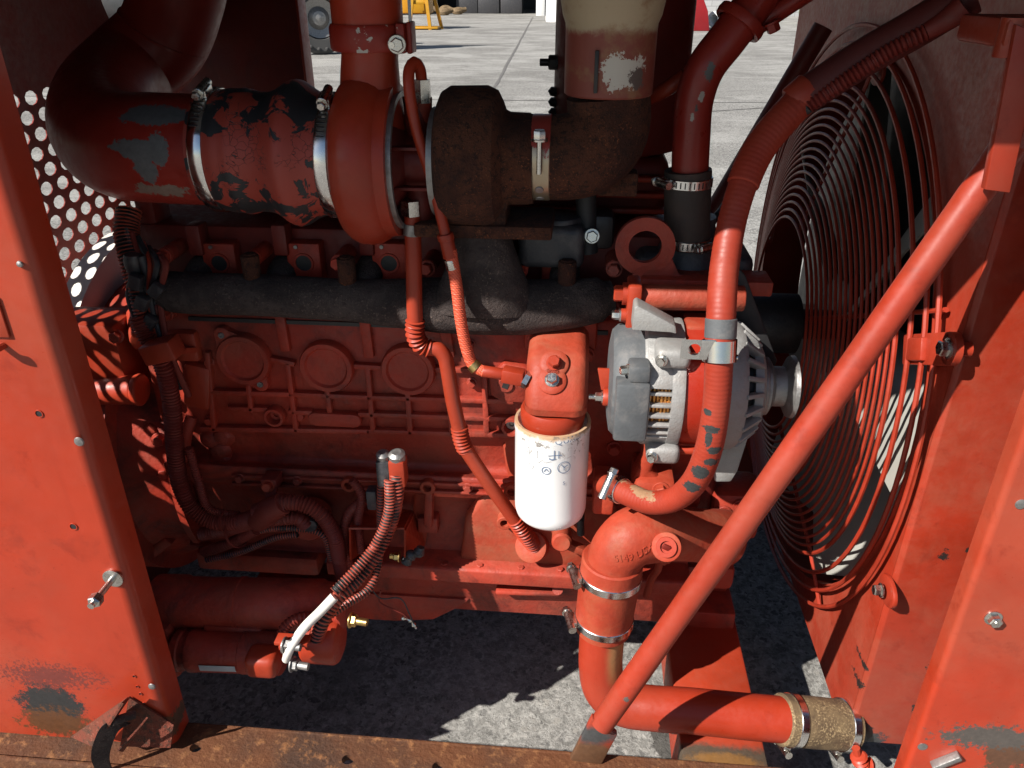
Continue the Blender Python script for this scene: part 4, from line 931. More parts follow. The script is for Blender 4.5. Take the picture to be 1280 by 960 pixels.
m = MB(); m.ringlathe([(xd - .002, Ra * .84), (xd - .002, Ra * 1.0), (xd + .012, Ra * 1.02), (xe + .006, Ra * 1.0), (xe + .012, Ra * .95), (xe + .012, Ra * .84)], A0, AX, 56); m.lathe([(xf - .016, Ra * .40), (xf - .016, Ra * .72), (xf - .006, Ra * .72), (xf - .001, Ra * .62), (xf, Ra * .46), (xf, Ra * .40)], A0, AX, 44); ff = part("front_frame", m, M['alum'], Al)
m = MB(); m.lathe([(xd, Ra * .70), (xf - .012, Ra * .62)], A0, AX, 40); part("rotor", m, M['black_paint'], Al)
for k in range(22):
    an = 2 * math.pi * k / 22; d = u_ * math.cos(an) + v_ * math.sin(an); tg = AX.cross(d)
    m = MB(); m.bar(A0 + AX * (xe + .008) + d * Ra * .94, A0 + AX * (xf - .008) + d * Ra * .69, .0055, .012, up=d + AX * .8, bev=.001); part("fin", m, M['alum'], ff)
q = [V(x, y, ay - .02) for x, y in ((905, 560), (938, 540), (922, 590), (914, 603), (893, 603), (895, 580))]
m = MB(); m.prism([((p - q[0]).x, (p - q[0]).z) for p in q], q[0], (1, 0, 0), (0, 0, 1), -.03, .003); part("pivot_lug", m, M['alum'], ff)
# upper ear of the aluminium frame (white casting) 
q = [V(x, y, ay - .045) for x, y in ((793, 385), (797, 382), (845, 408), (846, 418), (838, 416), (790, 413))]
m = MB(); m.prism([((p - q[0]).x, (p - q[0]).z) for p in q], q[0], (1, 0, 0), (0, 0, 1), -.03, .002); part("adjuster_ear", m, M['alum'], rf)
# pulley + shaft
xp0, xp1 = ax_x(952), ax_x(992); Rp_ = rr(38, ac)
m = MB(); m.lathe([(xf - .004, .02), (xp0, .02), (xp0, Rp_ * .88), (xp0 + .003, Rp_ * .95), (xp0 + .006, Rp_ * .95), (xp0 + .013, Rp_ * .66), (xp1 - .013, Rp_ * .66), (xp1 - .006, Rp_ * 1.0), (xp1 - .001, Rp_ * 1.03), (xp1, Rp_ * .95), (xp1 - .002, .012), (xp1 - .002, 0)], A0, AX, 48); part("pulley", m, M['dull_steel'], Al)
m = MB(); m.lathe([(xf - .002, Rp_ * .93), (xf + .004, Rp_ * .97), (xf + .008, Rp_ * .93)], A0, AX, 40); part("slinger", m, M['dull_steel'], Al)

# adjuster tube and bracket over the alternator
Ad = thing("alternator_bracket", "red mounting bracket with round spacer tube above the alternator", "bracket")
M['rough_red'] = paint("rough_red_tube", (.50, .075, .035), rough=.6, var=.3, dust=.6, dust_col=(.26, .18, .11), bump=.6)
m = MB(); ya = .935; m.cyl(V(800, 371, ya), V(930, 373, ya), .0162, 26, .002); part("spacer_tube", m, M['rough_red'], Ad)
a, b = V(785, 350, ya), V(797, 418, ya); m = MB(); m.box((a + b) / 2, (b.x - a.x, .045, a.z - b.z), .004); part("end_plate", m, M['red_tube'], Ad)
c = V(784, 367, ya); m = MB(); m.lathe([(0, .0145), (.006, .0145)], c, (-1, 0, 0), 24); m.hexhead(c + Vector((-.006, 0, 0)), (-1, 0, 0), .019, .011, False); part("bolt", m, M['red_tube'], Ad)
c = V(784, 394, ya - .01); m = MB(); m.cyl(c, c + Vector((-.008, 0, 0)), .0085, 16); part("spacer", m, M['red_tube'], Ad); m = MB(); m.hexhead(c + Vector((-.008, 0, 0)), (-1, 0, 0), .011, .009); part("bolt", m, M['steel'], Ad)
m = MB(); a, b = V(858, 404, ya - .02), V(890, 422, ya - .02); m.box((a + b) / 2 + Vector((0, .015, 0)), (b.x - a.x, .05, a.z - b.z), .004); part("saddle", m, M['red_cast'], Ad)
m = MB(); m.box(V(880, 352, 1.0), (.17, .05, .02), .003); part("arm", m, M['red_block'], Ad)
# lower alternator support
Sb = thing("alternator_support", "dusty red cast support arm below the alternator", "bracket")
q = [V(x, y, .95) for x, y in ((806, 552), (828, 552), (826, 575), (815, 600), (832, 612), (830, 640), (790, 640), (792, 608), (804, 585))]
m = MB(); m.prism([((p - q[0]).x, (p - q[0]).z) for p in q], q[0] + Vector((0, .02, 0)), (1, 0, 0), (0, 0, 1), -.035, .006); part("arm", m, M['red_cast'], Sb)
m = MB(); m.box(V(815, 600, 1.0), (.06, .09, .05), .008); part("arm_root", m, M['red_cast'], Sb)
m = MB(); m.hexhead(V(826, 612, .925), (0, -1, .1), .017, .011); part("bolt", m, M['red_cast'], Sb)

# drive belt + crank hub/fan spacer + idler
Bt = thing("fan_drive", "dark belt and round fan spacer hub between alternator and fan", "belt drive")
m = MB(); m.box(V(930, 420, .985), (.020, .03, .20), .004, Matrix.Rotation(rad(-24), 3, 'Y')); m.prism([((p - V(918, 330, .96)).x, (p - V(918, 330, .96)).z) for p in [V(x, y, .96) for x, y in ((918, 330), (932, 345), (972, 452), (960, 475), (940, 440), (915, 400))]], V(918, 330, .96), (1, 0, 0), (0, 0, 1), -.012, .002); part("belt", m, M['rubber'], Bt)
hubc = Vector((.0, FC.y, FC.z)); m = MB(); xs0, xs1 = .25, .41; rh = .056
m.lathe([(xs0, 0), (xs0, rh * 1.35), (xs0 + .02, rh * 1.35), (xs0 + .022, rh), (xs1, rh), (xs1, rh * .5), (.50, rh * .5)], hubc, AX, 44); part("spacer", m, M['foil'], Bt)
m = MB(); m.cyl((XRt - .07, FC.y, FC.z), (xs0 + .01, FC.y, FC.z), .05, 28); part("hub_bearing", m, M['dark_red'], Bt)

# ---------------------------------------------------------------- fan and guard
Fn = thing("cooling_fan", "radiator fan with wide off-white blades behind the wire guard", "fan")
fcen = Vector((.505, FC.y, FC.z)); qf = VX(1115, 500, .49); fan0 = math.atan2(qf.z - FC.z, qf.y - FC.y)
m = MB(); m.lathe([(-.03, 0), (-.03, .08), (-.022, .095), (.03, .095), (.03, 0)], fcen, AX, 32)
part("hub", m, M['black_paint'], Fn)
for k in range(7):
    an = fan0 + 2 * math.pi / 7 * k; m = MB(); vs = []
    d = Vector((0, math.cos(an), math.sin(an))); tg = AX.cross(d)
    for sh in (0, .004):
        for i in range(7):
            s_ = i / 6; r = .085 + (.455 - .085) * s_; ch = .10 + .075 * s_ ; pitch = rad(52 - 22 * s_)
            for j in range(5):
                q = (j / 4 - .5); cam_ = .022 * (1 - (2 * q) ** 2)
                vs.append(fcen + d * r + tg * (q * ch * math.cos(pitch * .6)) + AX * (-q * ch * math.sin(pitch) - cam_ * .6 + sh))
    fs = []
    for i in range(6):
        for j in range(4): a = i * 5 + j; fs += [(a, a + 1, a + 6, a + 5), (35 + a, 35 + a + 5, 35 + a + 6, 35 + a + 1)]
    for i in range(6): fs += [(i * 5, i * 5 + 5, 40 + i * 5, 35 + i * 5), (i * 5 + 4, 39 + i * 5, 44 + i * 5, i * 5 + 9)]
    for j in range(4): fs += [(30 + j, 65 + j, 66 + j, 31 + j), (j, j + 1, 36 + j, 35 + j)]
    m.add(vs, fs); part("blade", m, M['white'], Fn)
Gd = thing("fan_guard", "red wire fan guard of many concentric rings on radial rods", "fan guard")
rings = [(.440, .508), (.437, .481), (.432, .451), (.427, .419)] + [(.424 - .049 * k / 16, .405 - .210 * k / 16) for k in range(17)]
M['guard'] = paint("guard_paint", (.52, .058, .026), rough=.4, chips=.12, var=.2, scale=2.0)
for i, (gx, r) in enumerate(rings):
    m = MB(); rw = .0036 if i < 4 else .0027
    n = 96; path = [Vector((gx, FC.y + r * math.cos(2 * math.pi * k / n), FC.z + r * math.sin(2 * math.pi * k / n))) for k in range(n)]
    m.ringlathe([(rw * math.cos(t), r + rw * math.sin(t)) for t in [2 * math.pi * j / 7 for j in range(7)]], (gx, FC.y, FC.z), AX, n); part("ring", m, M['guard'], Gd)
for k, an in enumerate((36, 98, 155, 232, 268, 318)):
    d = Vector((0, math.cos(rad(an)), math.sin(rad(an)))); c = Vector((0, FC.y, FC.z))
    m = MB(); m.tube([c + d * .188 + AX * .380, c + d * .41 + AX * .431, c + d * .512 + AX * .447], .0034, 8, smooth=False); part("spoke", m, M['guard'], Gd)
p0, p1 = VX(1132, 437, .440), VX(1190, 436, .440)
m = MB(); m.bar(p0, p1, .040, .008, up=AX, bev=.002); m.lathe([(-.004, .0), (-.004, .020), (.004, .020), (.004, .0)], p1, AX, 28); m.bar(p0.lerp(p1, .15) - AX * .005, p0.lerp(p1, .55) - AX * .005, .030, .012, up=AX, bev=.003); bk = part("bracket", m, M['guard'], Gd)
m = MB(); m.hexhead(p1 - AX * .004, -AX, .017, .009); part("bracket_bolt", m, M['steel'], bk)
m = MB(); m.cyl(p1, p1 + AX * .02, .009, 14); part("standoff", m, M['guard'], bk)

# ---------------------------------------------------------------- strut
St = thing("diagonal_strut", "long diagonal red round tube brace from skid rail to radiator frame", "brace")
ps = [(V(733, 938, .735), (.04, .03, .028), (.15, .075, .04), .15, 50, .3), (V(742, 915, .735), (.03, .03, .016), (.07, .07, .07), .2, 60, .4), (V(783, 877, .72), .006, (.12, .1, .09), .3, 120)]
M['red_strut'] = paint("red_strut_paint", (.50, .056, .025), rough=.4, var=.2, fade=.5, patches=ps, bump=.05, dust=.12)
s0, s1 = V(752, 905, .735), V(1262, 181, .797)
dst = (s1 - s0).normalized(); m = MB(); m.tube([s0.lerp(s1, k / 24) for k in range(25)], lambda s, L: .0162 + .0004 * math.sin(s * 23) * math.sin(s * 9.1), 32, .02, smooth=False); part("tube", m, M['red_strut'], St)
m = MB(); q = [V(x, y, .735) for x, y in ((740, 893), (772, 915), (752, 952), (712, 947))]; m.prism([((p - q[0]).x, (p - q[0]).z) for p in q][::-1], q[0] + Vector((0, .005, 0)), (1, 0, 0), (0, 0, 1), .011, .003); part("flattened_end", m, M['red_strut'], St)
q = [V(x, y, .768) for x, y in ((1229, 236), (1260, 240), (1302, 44), (1268, 30))]; m = MB(); m.prism([((p - q[0]).x, (p - q[0]).z) for p in q], q[0] + Vector((0, .006, 0)), (1, 0, 0), (0, 0, 1), .010, .001); gp = part("gusset_plate", m, M['red_strut'], St)
m = MB(); q = V(1266, 40, .79); m.box(q + Vector((.03, .03, 0)), (.09, .10, .024), .004); m.cyl(q + Vector((-.006, -.01, -.02)), q + Vector((-.006, -.01, .012)), .011, 14); part("top_bracket", m, M['red_shroud'], St)

# ---------------------------------------------------------------- coolant bypass hose with clip (beside alternator)
Hs = thing("coolant_hose", "long red painted coolant hose curving down in front of the alternator", "hose")
M['dark_hose'] = paint("shade_darkened_rubber", (.14, .020, .018), rough=.6, var=.25)  # upper run is darker rubber, its tone deepened to mimic shade in that corner
ph = [(V(x, y, .79), (a, .05, b), (.036, .040, .040), .30, 130) for x, y, a, b in ((889, 534, .009, .005), (885, 546, .004, .010), (892, 560, .009, .005), (888, 575, .010, .005), (876, 590, .010, .010), (866, 612, .010, .008), (884, 515, .004, .004))] + [(V(790, 608, .86), (.03, .05, .008), (.36, .20, .11), .4, 60)]
t0 = paint("red_hose_paint", (.50, .058, .026), rough=.5, var=.18, patches=ph, bump=.1, dust=.15); M['hose'] = t0
yh = .845
hp = [V(1215, -8, .92), V(1150, 32, .93), V(1080, 72, .94), V(1003, 122, .94), V(948, 188, .91), V(920, 258, .875), V(906, 330, .845), V(901, 400, .815), V(899, 440, .805), V(896, 500, .80), V(886, 560, .80), V(868, 602, .81), V(842, 624, .83), (V(812, 628, .85)), V(786, 618, .875), V(768, 609, .895)]
m = MB(); m.tube(hp[3:], lambda s, L: .0160 + (.002 if s < .12 else 0) + .00012 * math.sin(s * 2 * math.pi / .0055) + .0003 * math.sin(s * 31), 28, .0014); ho = part("hose", m, M['hose'], Hs)
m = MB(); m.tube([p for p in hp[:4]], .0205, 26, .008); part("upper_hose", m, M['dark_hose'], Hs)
c = V(901, 410, .8125); d = V(899, 440, .805) - V(901, 400, .815)
m = MB(); m.lathe([(-.011, .0168), (-.010, .0176), (.010, .0176), (.011, .0168)], c, d, 32); part("tape_band", m, M['grey_plastic'], ho)
c = V(899, 438, .8055); m = MB(); m.lathe([(-.012, .0168), (-.012, .0184), (.012, .0184), (.012, .0168)], c, d, 32); clip = part("p_clip", m, M['band_steel'], Hs)
m = MB(); q = V(868, 437, .795); m.sheet_with_holes(q, (1, 0, 0), (0, 0, 1), 1, 1, .030, .024, .007, .007, False, .0025, 16); m.box(V(885, 437, .7945) , (.016, .003, .024), .001); m.add([q + Vector((a, .0025, b)) for a, b in ((-.015, -.012), (.015, -.012), (.015, .012), (-.015, .012))], []); part("clip_tab", m, M['band_steel'], clip)
m = MB(); c2 = V(891, 437, .848); m.lathe([(-.013, .0182), (-.013, .0192), (.013, .0192), (.013, .0182)], V(899, 438, .8055), d, 20, a0=0, a1=1.9); part("clip_cushion", m, M['hose'], clip)
band(Hs, V(774, 612, .888), V(768, 609, .895) - V(786, 618, .875), .0166, .012, ang(V(768, 609, .895) - V(786, 618, .875), (0, -1, .6)), sc=1.1)
m = MB(); m.cyl(V(776, 614, .89), V(752, 604, .93), .0145, 20); part("hose_barb", m, M['red_cast'], Hs)
m = MB(); m.box(V(754, 612, .955), (.03, .06, .05), .005); part("barb_block", m, M['red_cast'], Hs)
jc = V(1003, 121, .94); dj_ = V(980, 145, .935) - V(1030, 102, .94); m = MB(); m.lathe([(-.012, .0196), (-.010, .0208), (.010, .0208), (.012, .0196)], jc, dj_, 28); part("joint_sleeve", m, M['hose'], Hs)
# ribbed conduit along the hose
Cd = thing("ribbed_conduit", "thin ribbed conduit, its red darkened for shade, running along the top hose towards the radiator", "conduit")
m = MB(); m.tube([V(1010, 132, .925), V(1060, 98, .92), V(1110, 65, .915), V(1160, 38, .91)], ribbed(.0080, .0013, .0050), 14, .0012); part("conduit", m, M['dark_red'], Cd)  # dark red here stands in for the shade along the top hose
m = MB(); m.tube([V(1158, 39, .91), V(1185, 24, .905), V(1206, 8, .90)], lambda s, L: .0085 + .005 * s / L, 16); part("end_boot", m, M['dark_red'], Cd)
m = MB(); m.tube([V(1012, 131, .925), V(1003, 137, .93), V(996, 140, .935)], .0086, 12); part("conduit_end", m, M['rubber'], Cd)

# ---------------------------------------------------------------- upper coolant pipe
Uc = thing("upper_coolant_pipe", "dark red upper coolant pipe with chipped paint bending to a rubber hose", "pipe")
pu = [(V(888, 95, 1.0), (.006, .05, .012), (.10, .10, .10), .7, 80), (V(879, 124, 1.0), (.004, .05, .008), (.4, .36, .32), .6, 80), (V(867, 150, 1.0), (.003, .05, .006), (.4, .36, .32), .6, 80), (V(873, 137, 1.0), (.003, .05, .006), (.06, .06, .06), .7, 80)]
M['upipe'] = paint("red_coolant_pipe", (.40, .034, .022), rough=.32, var=.15, patches=pu, bump=.05)
m = MB(); m.tube([V(968, -40, 1.06), V(945, 0, 1.055), V(910, 48, 1.045), V(882, 85, 1.04), V(868, 125, 1.04), V(864, 175, 1.04), V(862, 226, 1.04)], rr(23.5, V(866, 150, 1.04)), 30, .008); up_ = part("pipe", m, M['upipe'], Uc)
m = MB(); a, b = V(945, 0, 1.055), V(910, 48, 1.045); m.ringlathe([(0, .026), (0, .031), (.006, .032), (.012, .031), (.012, .026)], a.lerp(b, .45), b - a, 32); m.hexhead(a.lerp(b, .55) + Vector((.034, -.01, 0)), (.5, 0, -1), .014, .01); part("bead_flange", m, M['upipe'], up_)
c1, c2 = V(860, 212, 1.04), V(858, 306, 1.04); Rh = rr(29, c1)
m = MB(); m.lathe([(0, Rh), (.004, Rh * 1.02), ((c2 - c1).length - .004, Rh * 1.0), ((c2 - c1).length, Rh * .97)], c1, c2 - c1, 36); t = plain("old_brown_rubber", (.035, .026, .022), .7, 0, .4, 45, .3, dirt=.35, dirt_col=(.09, .05, .035)); hs = part("rubber_hose", m, t, Uc)
band(Uc, V(859, 226, 1.04), (0, 0, -1), Rh * 1.02, .013, ang((0, 0, -1), (-1, -.55, 0)), sc=.9); band(Uc, V(858, 301, 1.04), (0, 0, -1), Rh * 1.0, .013, ang((0, 0, -1), (1, -1.3, 0)), sc=.9)
m = MB(); m.tube([V(930, 42, 1.06), V(985, 5, 1.06), V(1020, -18, 1.06)], .0125, 18); m.cyl(V(905, 52, 1.05), V(940, 36, 1.06), .012, 14); solo("cross_rod", m, M['upipe'], "dark red round rod running from the coolant pipe bend towards the radiator top", "rod")
# far side brace
m = MB(); a, b = V(1012, 62, 1.50), V(885, 275, 1.50); m.tube([a + (a - b) * .12, a, b, b + (b - a) * .3], .017, 18, smooth=False); solo("far_brace", m, M['dark_red'], "dark diagonal brace on the far side of the fan shroud", "brace")
m = MB(); a, b = V(1000, 130, 1.25), V(985, 150, 1.25)
m = MB(); m.tube([V(873, 288, 1.10), V(898, 268, 1.14), V(915, 240, 1.2)], .006, 10); m.cyl(V(886, 270, 1.1), V(888, 290, 1.09), .008, 12); solo("sensor_wire", m, M['rubber'], "short black wire beside the brown rubber coolant hose", "wire")

# ---------------------------------------------------------------- lower coolant elbow, hose, pipe
Le = thing("coolant_elbow", "red cast coolant elbow with raised lettering and a threaded plug boss", "pipe elbow")
m = MB(); m.tube([V(905, 672, .99), V(860, 668, .95), V(820, 665, .92), V(790, 672, .90), V(772, 690, .895), V(766, 715, .895)], lambda s, L: .042 + .002 * math.cos(s * 40), 34, .006); eb = part("elbow", m, M['red_cast'], Le)
bc = V(833, 684, .862); m = MB(); m.cyl(V(835, 678, .93), bc, .021, 28, .003); bz = part("plug_boss", m, M['red_cast'], Le)
m = MB(); bd = (bc - V(835, 678, .93)).normalized(); m.ringlathe([(0, .0085), (0, .0145), (.004, .0140), (.004, .0085)], bc, bd, 28); m.lathe([(.0005, .009), (.0006, 0)], bc, bd, 16); part("plug", m, M['red_tube'], bz)
m = MB(); m.box(bc + bd * .002, (.011, .004, .008), .001, Matrix.Rotation(rad(25), 3, 'Y')); part("plug_socket", m, M['dark_red'], bz)
# raised casting letters wrapped on the elbow
vs, fs = text_mesh("5149 USA", .017, .0015)
m = MB(); out = []
A_ = Vector((0, 0, 0)); wtot = max(v.x for v in vs)
from mathutils.bvhtree import BVHTree
bv = BVHTree.FromPolygons([Vector(v) for v in [tuple(x.co) for x in eb.data.vertices]], [tuple(p.vertices) for p in eb.data.polygons])
for v in vs:
    s_ = v.x / wtot; bx = 768 + 50 * s_; by = 702 - 18 * s_ - 6 * math.sin(s_ * math.pi) * -1
    px = bx - v.y / .017 * 2.5; py = by - v.y / .017 * 12
    d = ray(px, py).normalized(); hit = bv.ray_cast(_C, d)
    out.append((hit[0] if hit[0] is not None else V(px, py, .86)) + (hit[1] if hit[0] is not None else Vector((0, -1, 0))) * (.0012 if v.z > 0 else -.001))
m.add(out, fs); part("raised_letters", m, M['red_cast'], eb)
Lh = thing("lower_coolant_hose", "red painted coolant hose sleeve between two clamps under the cast elbow", "hose coupling")
h1, h2 = V(766, 698, .895), V(753, 784, .895); dh = h2 - h1; Lx = dh.length
M['crackhose'] = paint("cracked_red_hose", (.55, .075, .035), rough=.55, var=.2, dust=.3, dust_col=(.50, .26, .12), bump=.35, chips=.06)
m = MB(); m.lathe([(0, .0425), (.002, .045), (.03, .0452), (.05, .0445), (Lx - .02, .0435), (Lx - .002, .043), (Lx, .040)], h1, dh, 40); part("sleeve", m, M['crackhose'], Lh)
band(Lh, h1 + dh * .22, dh, .0448, .013, ang(dh, (-1, -.25, 0)), slots=False, sc=1.15); band(Lh, h1 + dh * .86, dh, .0432, .013, ang(dh, (-1, -.25, 0)), slots=False, sc=1.15)
Lp = thing("lower_coolant_pipe", "thick red coolant pipe turning from vertical to horizontal near the ground", "pipe")
pb = [(V(757, 790, .87), (.06, .06, .014), (.50, .22, .06), .14, 40, .5), (V(773, 815, .87), (.014, .06, .05), (.52, .26, .11), .15, 30, .6)]
M['lpipe'] = paint("red_lower_pipe", (.53, .06, .025), rough=.36, var=.12, patches=pb, bump=.05)
m = MB(); m.tube([V(755, 772, .895), V(752, 800, .893), V(751, 835, .888), V(757, 862, .882), V(778, 879, .874), V(815, 885, .868), V(860, 888, .866), V(920, 894, .864), V(984, 900, .862)], .0345, 34, .006); part("pipe", m, M['lpipe'], Lp)
t = NT("worn_fabric_hose"); fb = t.noise(330, 4, .6); col = t.mix(t.ramp(t.noise(26, 6, .7), .35, .65), (.075, .046, .024), (.17, .115, .058)); col = t.mix(t.math('MULTIPLY', t.ramp(fb, .5, .62), t.ramp(t.noise(30, 5), .38, .6)), col, (.32, .23, .12))
col = t.mix(t.patch(V(1001, 890, .82), (.010, .05, .022), .4, 80), col, (.30, .025, .012))
M['woven'] = t.done(col, .85, nrm=t.bump(fb, .5, .001))
Wh = thing("radiator_hose", "short woven brown radiator hose clamped to the end of the red pipe", "hose")
w0, w1_ = V(974, 899, .862), V(1062, 907, .885); dw = w1_ - w0
m = MB(); m.lathe([(0, .036), (.003, .039), (dw.length * .6, .0385), (dw.length, .038)], w0, dw, 40); part("hose", m, M['woven'], Wh)
band(Wh, w0 + dw * .17, dw, .0388, .013, ang(dw, (0, -.25, -1)), slots=False, sc=1.1); band(Wh, w0 + dw * .9, dw, .0384, .013, ang(dw, (0, -.25, -1)), slots=False, sc=1.1)
m = MB(); m.tube([w0 + dw * .8, w0 + dw * 1.0, Vector((XS + .05, .945, (w0 + dw).z)), Vector((XS + .11, .955, (w0 + dw).z))], .031, 24, .01); part("radiator_stub", m, M['black_paint'], Wh)
m = MB()
q = V(1073, 945, .83); m.tube([q, V(1078, 955, .83), V(1092, 957, .83)], ribbed(.010, .003, .010), 12, .002); m.cyl(V(1070, 935, .835), V(1076, 962, .83), .006, 10); solo("drain_cock", m, M['red'], "small red ribbed drain fitting at the foot of the radiator frame", "fitting")

# ---------------------------------------------------------------- engine support beam under the front
Bm = thing("support_beam", "red steel cross beam on the ground side under the front of the engine", "beam")
zb = .44; a, b = VZ(905, 945, zb), VZ(880, 770, zb)
pb = [(VZ(900, 945, zb), (.12, .02, .1), (.09, .065, .045), .2, 40, .4), (VZ(905, 950, zb), (.05, .012, .1), (.22, .11, .035), .3, 70, .4)]
M['beam'] = paint("red_beam_paint", (.55, .07, .028), rough=.45, var=.2, patches=pb, dust=.2)
xl0, xl1 = VZ(850, 930, zb).x, VZ(955, 930, zb).x
m = MB(); m.box(((xl0 + xl1) / 2, 1.05, zb - .05), (xl1 - xl0, .70, .10), .006); part("beam_body", m, M['beam'], Bm)
m = MB(); q = V(882, 770, 1.14); m.box(q, (.085, .10, .11), .006); part("mount_block", m, M['red_block'], Bm)
m = MB(); m.box(q + Vector((0, .06, .09)), (.07, .10, .10), .006); part("mount_leg", m, M['red_block'], Bm)
# ---------------------------------------------------------------- flywheel housing and parts at the perforated end
Fw = thing("flywheel_housing", "dark red flywheel housing behind the wiring at the perforated end", "housing")
hc = Vector((0, 1.27, .74)); 
m = MB(); m.lathe([(-.80, .20), (-.80, .285), (-.775, .295), (-.74, .295), (-.735, .27), (-.68, .25), (-.655, .25), (-.652, .27), (-.64, .27), (-.64, .1)], hc, (1, 0, 0), 64); part("bell", m, M['red_block'], Fw)
m = MB(); c = V(172, 487, 1.02); a = V(95, 488, 1.03); m.cyl(a, c, .0235, 26, .002); m.lathe([(-.002, .024), (.001, .0255), (.006, .0255), (.008, .023), (.008, 0)], c, (1, 0, 0), 26); part("plug_tube", m, M['red'], Fw)
m = MB(); m.box(V(128, 440, 1.06), (.11, .08, .13), .012); part("cover_box", m, M['red'], Fw)
m = MB(); q = V(186, 425, 1.04); m.cyl(q + Vector((-.03, .05, .02)), q, .027, 22, .004); part("round_boss", m, M['red'], Fw)
m = MB(); q = V(182, 605, 1.04); m.lathe([(-.03, .043), (0, .043), (.004, .038), (.004, 0)], q, (1, -.55, .1), 32); part("round_cover", m, M['red_block'], Fw)
for px, py in ((199, 549), (205, 590), (170, 628), (215, 500), (145, 420)):
    m = MB(); m.hexhead(V(px, py, 1.03), (.3, -1, .1), .016, .010); part("bolt", m, M['red_block'], Fw)
for (a, b) in (((140, 585), (195, 530)), ((150, 720), (215, 670))):
    m = MB(); m.bar(V(*a, 1.05), V(*b, 1.05), .03, .02, bev=.005); part("casting_rib", m, M['red_block'], Fw)
m = MB(); ring = []
m.lathe([(-.86, .318), (-.855, .33), (-.815, .33), (-.81, .318)], hc + Vector((0, .06, .02)), (1, 0, 0), 60); part("guard_hoop", m, M['white_cable'], Fw)
m = MB(); m.box(V(200, 300, 1.10), (.03, .05, .22), .006); part("rear_plate", m, M['dark_red'], Fw)
m = MB(); m.box(V(232, 430, 1.03), (.05, .03, .05), .008); part("lug", m, M['red'], Fw)
m = MB(); m.box(V(250, 480, 1.03), (.045, .03, .08), .01, Matrix.Rotation(rad(12), 3, 'Y')); part("lug", m, M['red'], Fw)
q = V(275, 563, 1.045)
for dx, dz in ((0, 0), (-.012, .022), (.010, .028), (-.002, -.018)):
    m = MB(); m.lathe([(-.02, .022), (.0, .020), (.008, .012), (.010, 0)], q + Vector((dx, 0, dz)), (0, -1, 0), 20); part("casting_knob", m, M['red_block'], Fw)
m = MB(); m.tube([V(240, 520, 1.03), V(232, 545, 1.02), V(232, 600, 1.02), V(242, 640, 1.02)], .010, 12); part("flange_edge", m, M['red_block'], Fw)
m = MB(); m.box(V(330, 690, 1.05), (.22, .07, .04), .008); part("lower_web", m, M['red_block'], Fw)

# ---------------------------------------------------------------- starter motor
Sm = thing("starter_motor", "dark red starter motor with solenoid and label under the harness", "starter motor")
sa, sb = V(195, 752, .90), V(432, 757, .90)
m = MB(); d = sb - sa; Ls = d.length
m.lathe([(0, .038), (.006, .044), (.05, .044), (.055, .041), (Ls * .45, .041), (Ls * .452, .0425), (Ls * .47, .0425), (Ls * .472, .041), (Ls * .88, .041), (Ls * .9, .037), (Ls, .035), (Ls + .004, .025)], sa, d, 40); part("motor_body", m, M['red_block'], Sm)
ca_, cb_ = V(222, 812, .845), V(352, 816, .845); d2 = cb_ - ca_; L2 = d2.length
m = MB(); m.lathe([(0, .030), (.002, .033), (.012, .033), (.014, .030), (.024, .030), (.026, .0335), (.036, .0335), (.038, .0325), (L2 * .65, .0325), (L2 * .66, .0338), (L2, .0338), (L2 + .003, .027)], ca_, d2, 40); so = part("solenoid", m, M['red_block'], Sm)
m = MB(); vs = []
for k in range(9):
    an = rad(-14 + 3.2 * k)
    for s_ in (.33, .70): vs.append(ca_ + d2 * s_ + Vector((0, -math.cos(an), math.sin(an))) * .0385 + Vector((0, 0, -.010)) * 0)
vs = []
for k in range(6):
    an = rad(-14 + 4.2 * k)
    for s_ in (.30, .64): vs.append(ca_ + d2 * s_ + Vector((0, -math.cos(an), math.sin(an))) * .0341)
m.add(vs, [(2 * i, 2 * i + 1, 2 * i + 3, 2 * i + 2) for i in range(5)]); part("label_plate", m, M['grey_print'], so)
m = MB(); m.box(V(330, 826, .812), (.05, .042, .040), .011, seg=3); part("terminal_cap", m, M['red_tube'], Sm)
m = MB(); q = V(425, 800, .865); m.lathe([(-.055, .034), (-.05, .038), (-.005, .038), (0, .035), (.004, .024), (.004, 0)], q, (1, 0, 0), 36); part("end_housing", m, M['red_tube'], Sm)
m = MB(); m.box(V(225, 790, .89), (.026, .10, .11), .01); part("nose_flange", m, M['red_block'], Sm)
m = MB(); m.box(V(300, 785, .88), (.10, .05, .05), .01); part("saddle", m, M['red_block'], Sm)
for px, py, dx in ((438, 775, 1), (365, 830, 1), (355, 806, 1)):
    q = V(px, py, .83 if px > 400 else .80); m = MB(); m.hexhead(q, (1, -.1, 0), .016, .008); m.cyl(q, q + Vector((.026, -.003, 0)), .0058, 12); part("terminal_stud", m, M['brass'] if px > 400 else M['dull_steel'], Sm)
m = MB(); m.box(V(362, 808, .80), (.03, .012, .008), .002); m.box(V(366, 800, .81), (.05, .02, .006), .001); part("bus_bar", m, M['red_tube'], Sm)

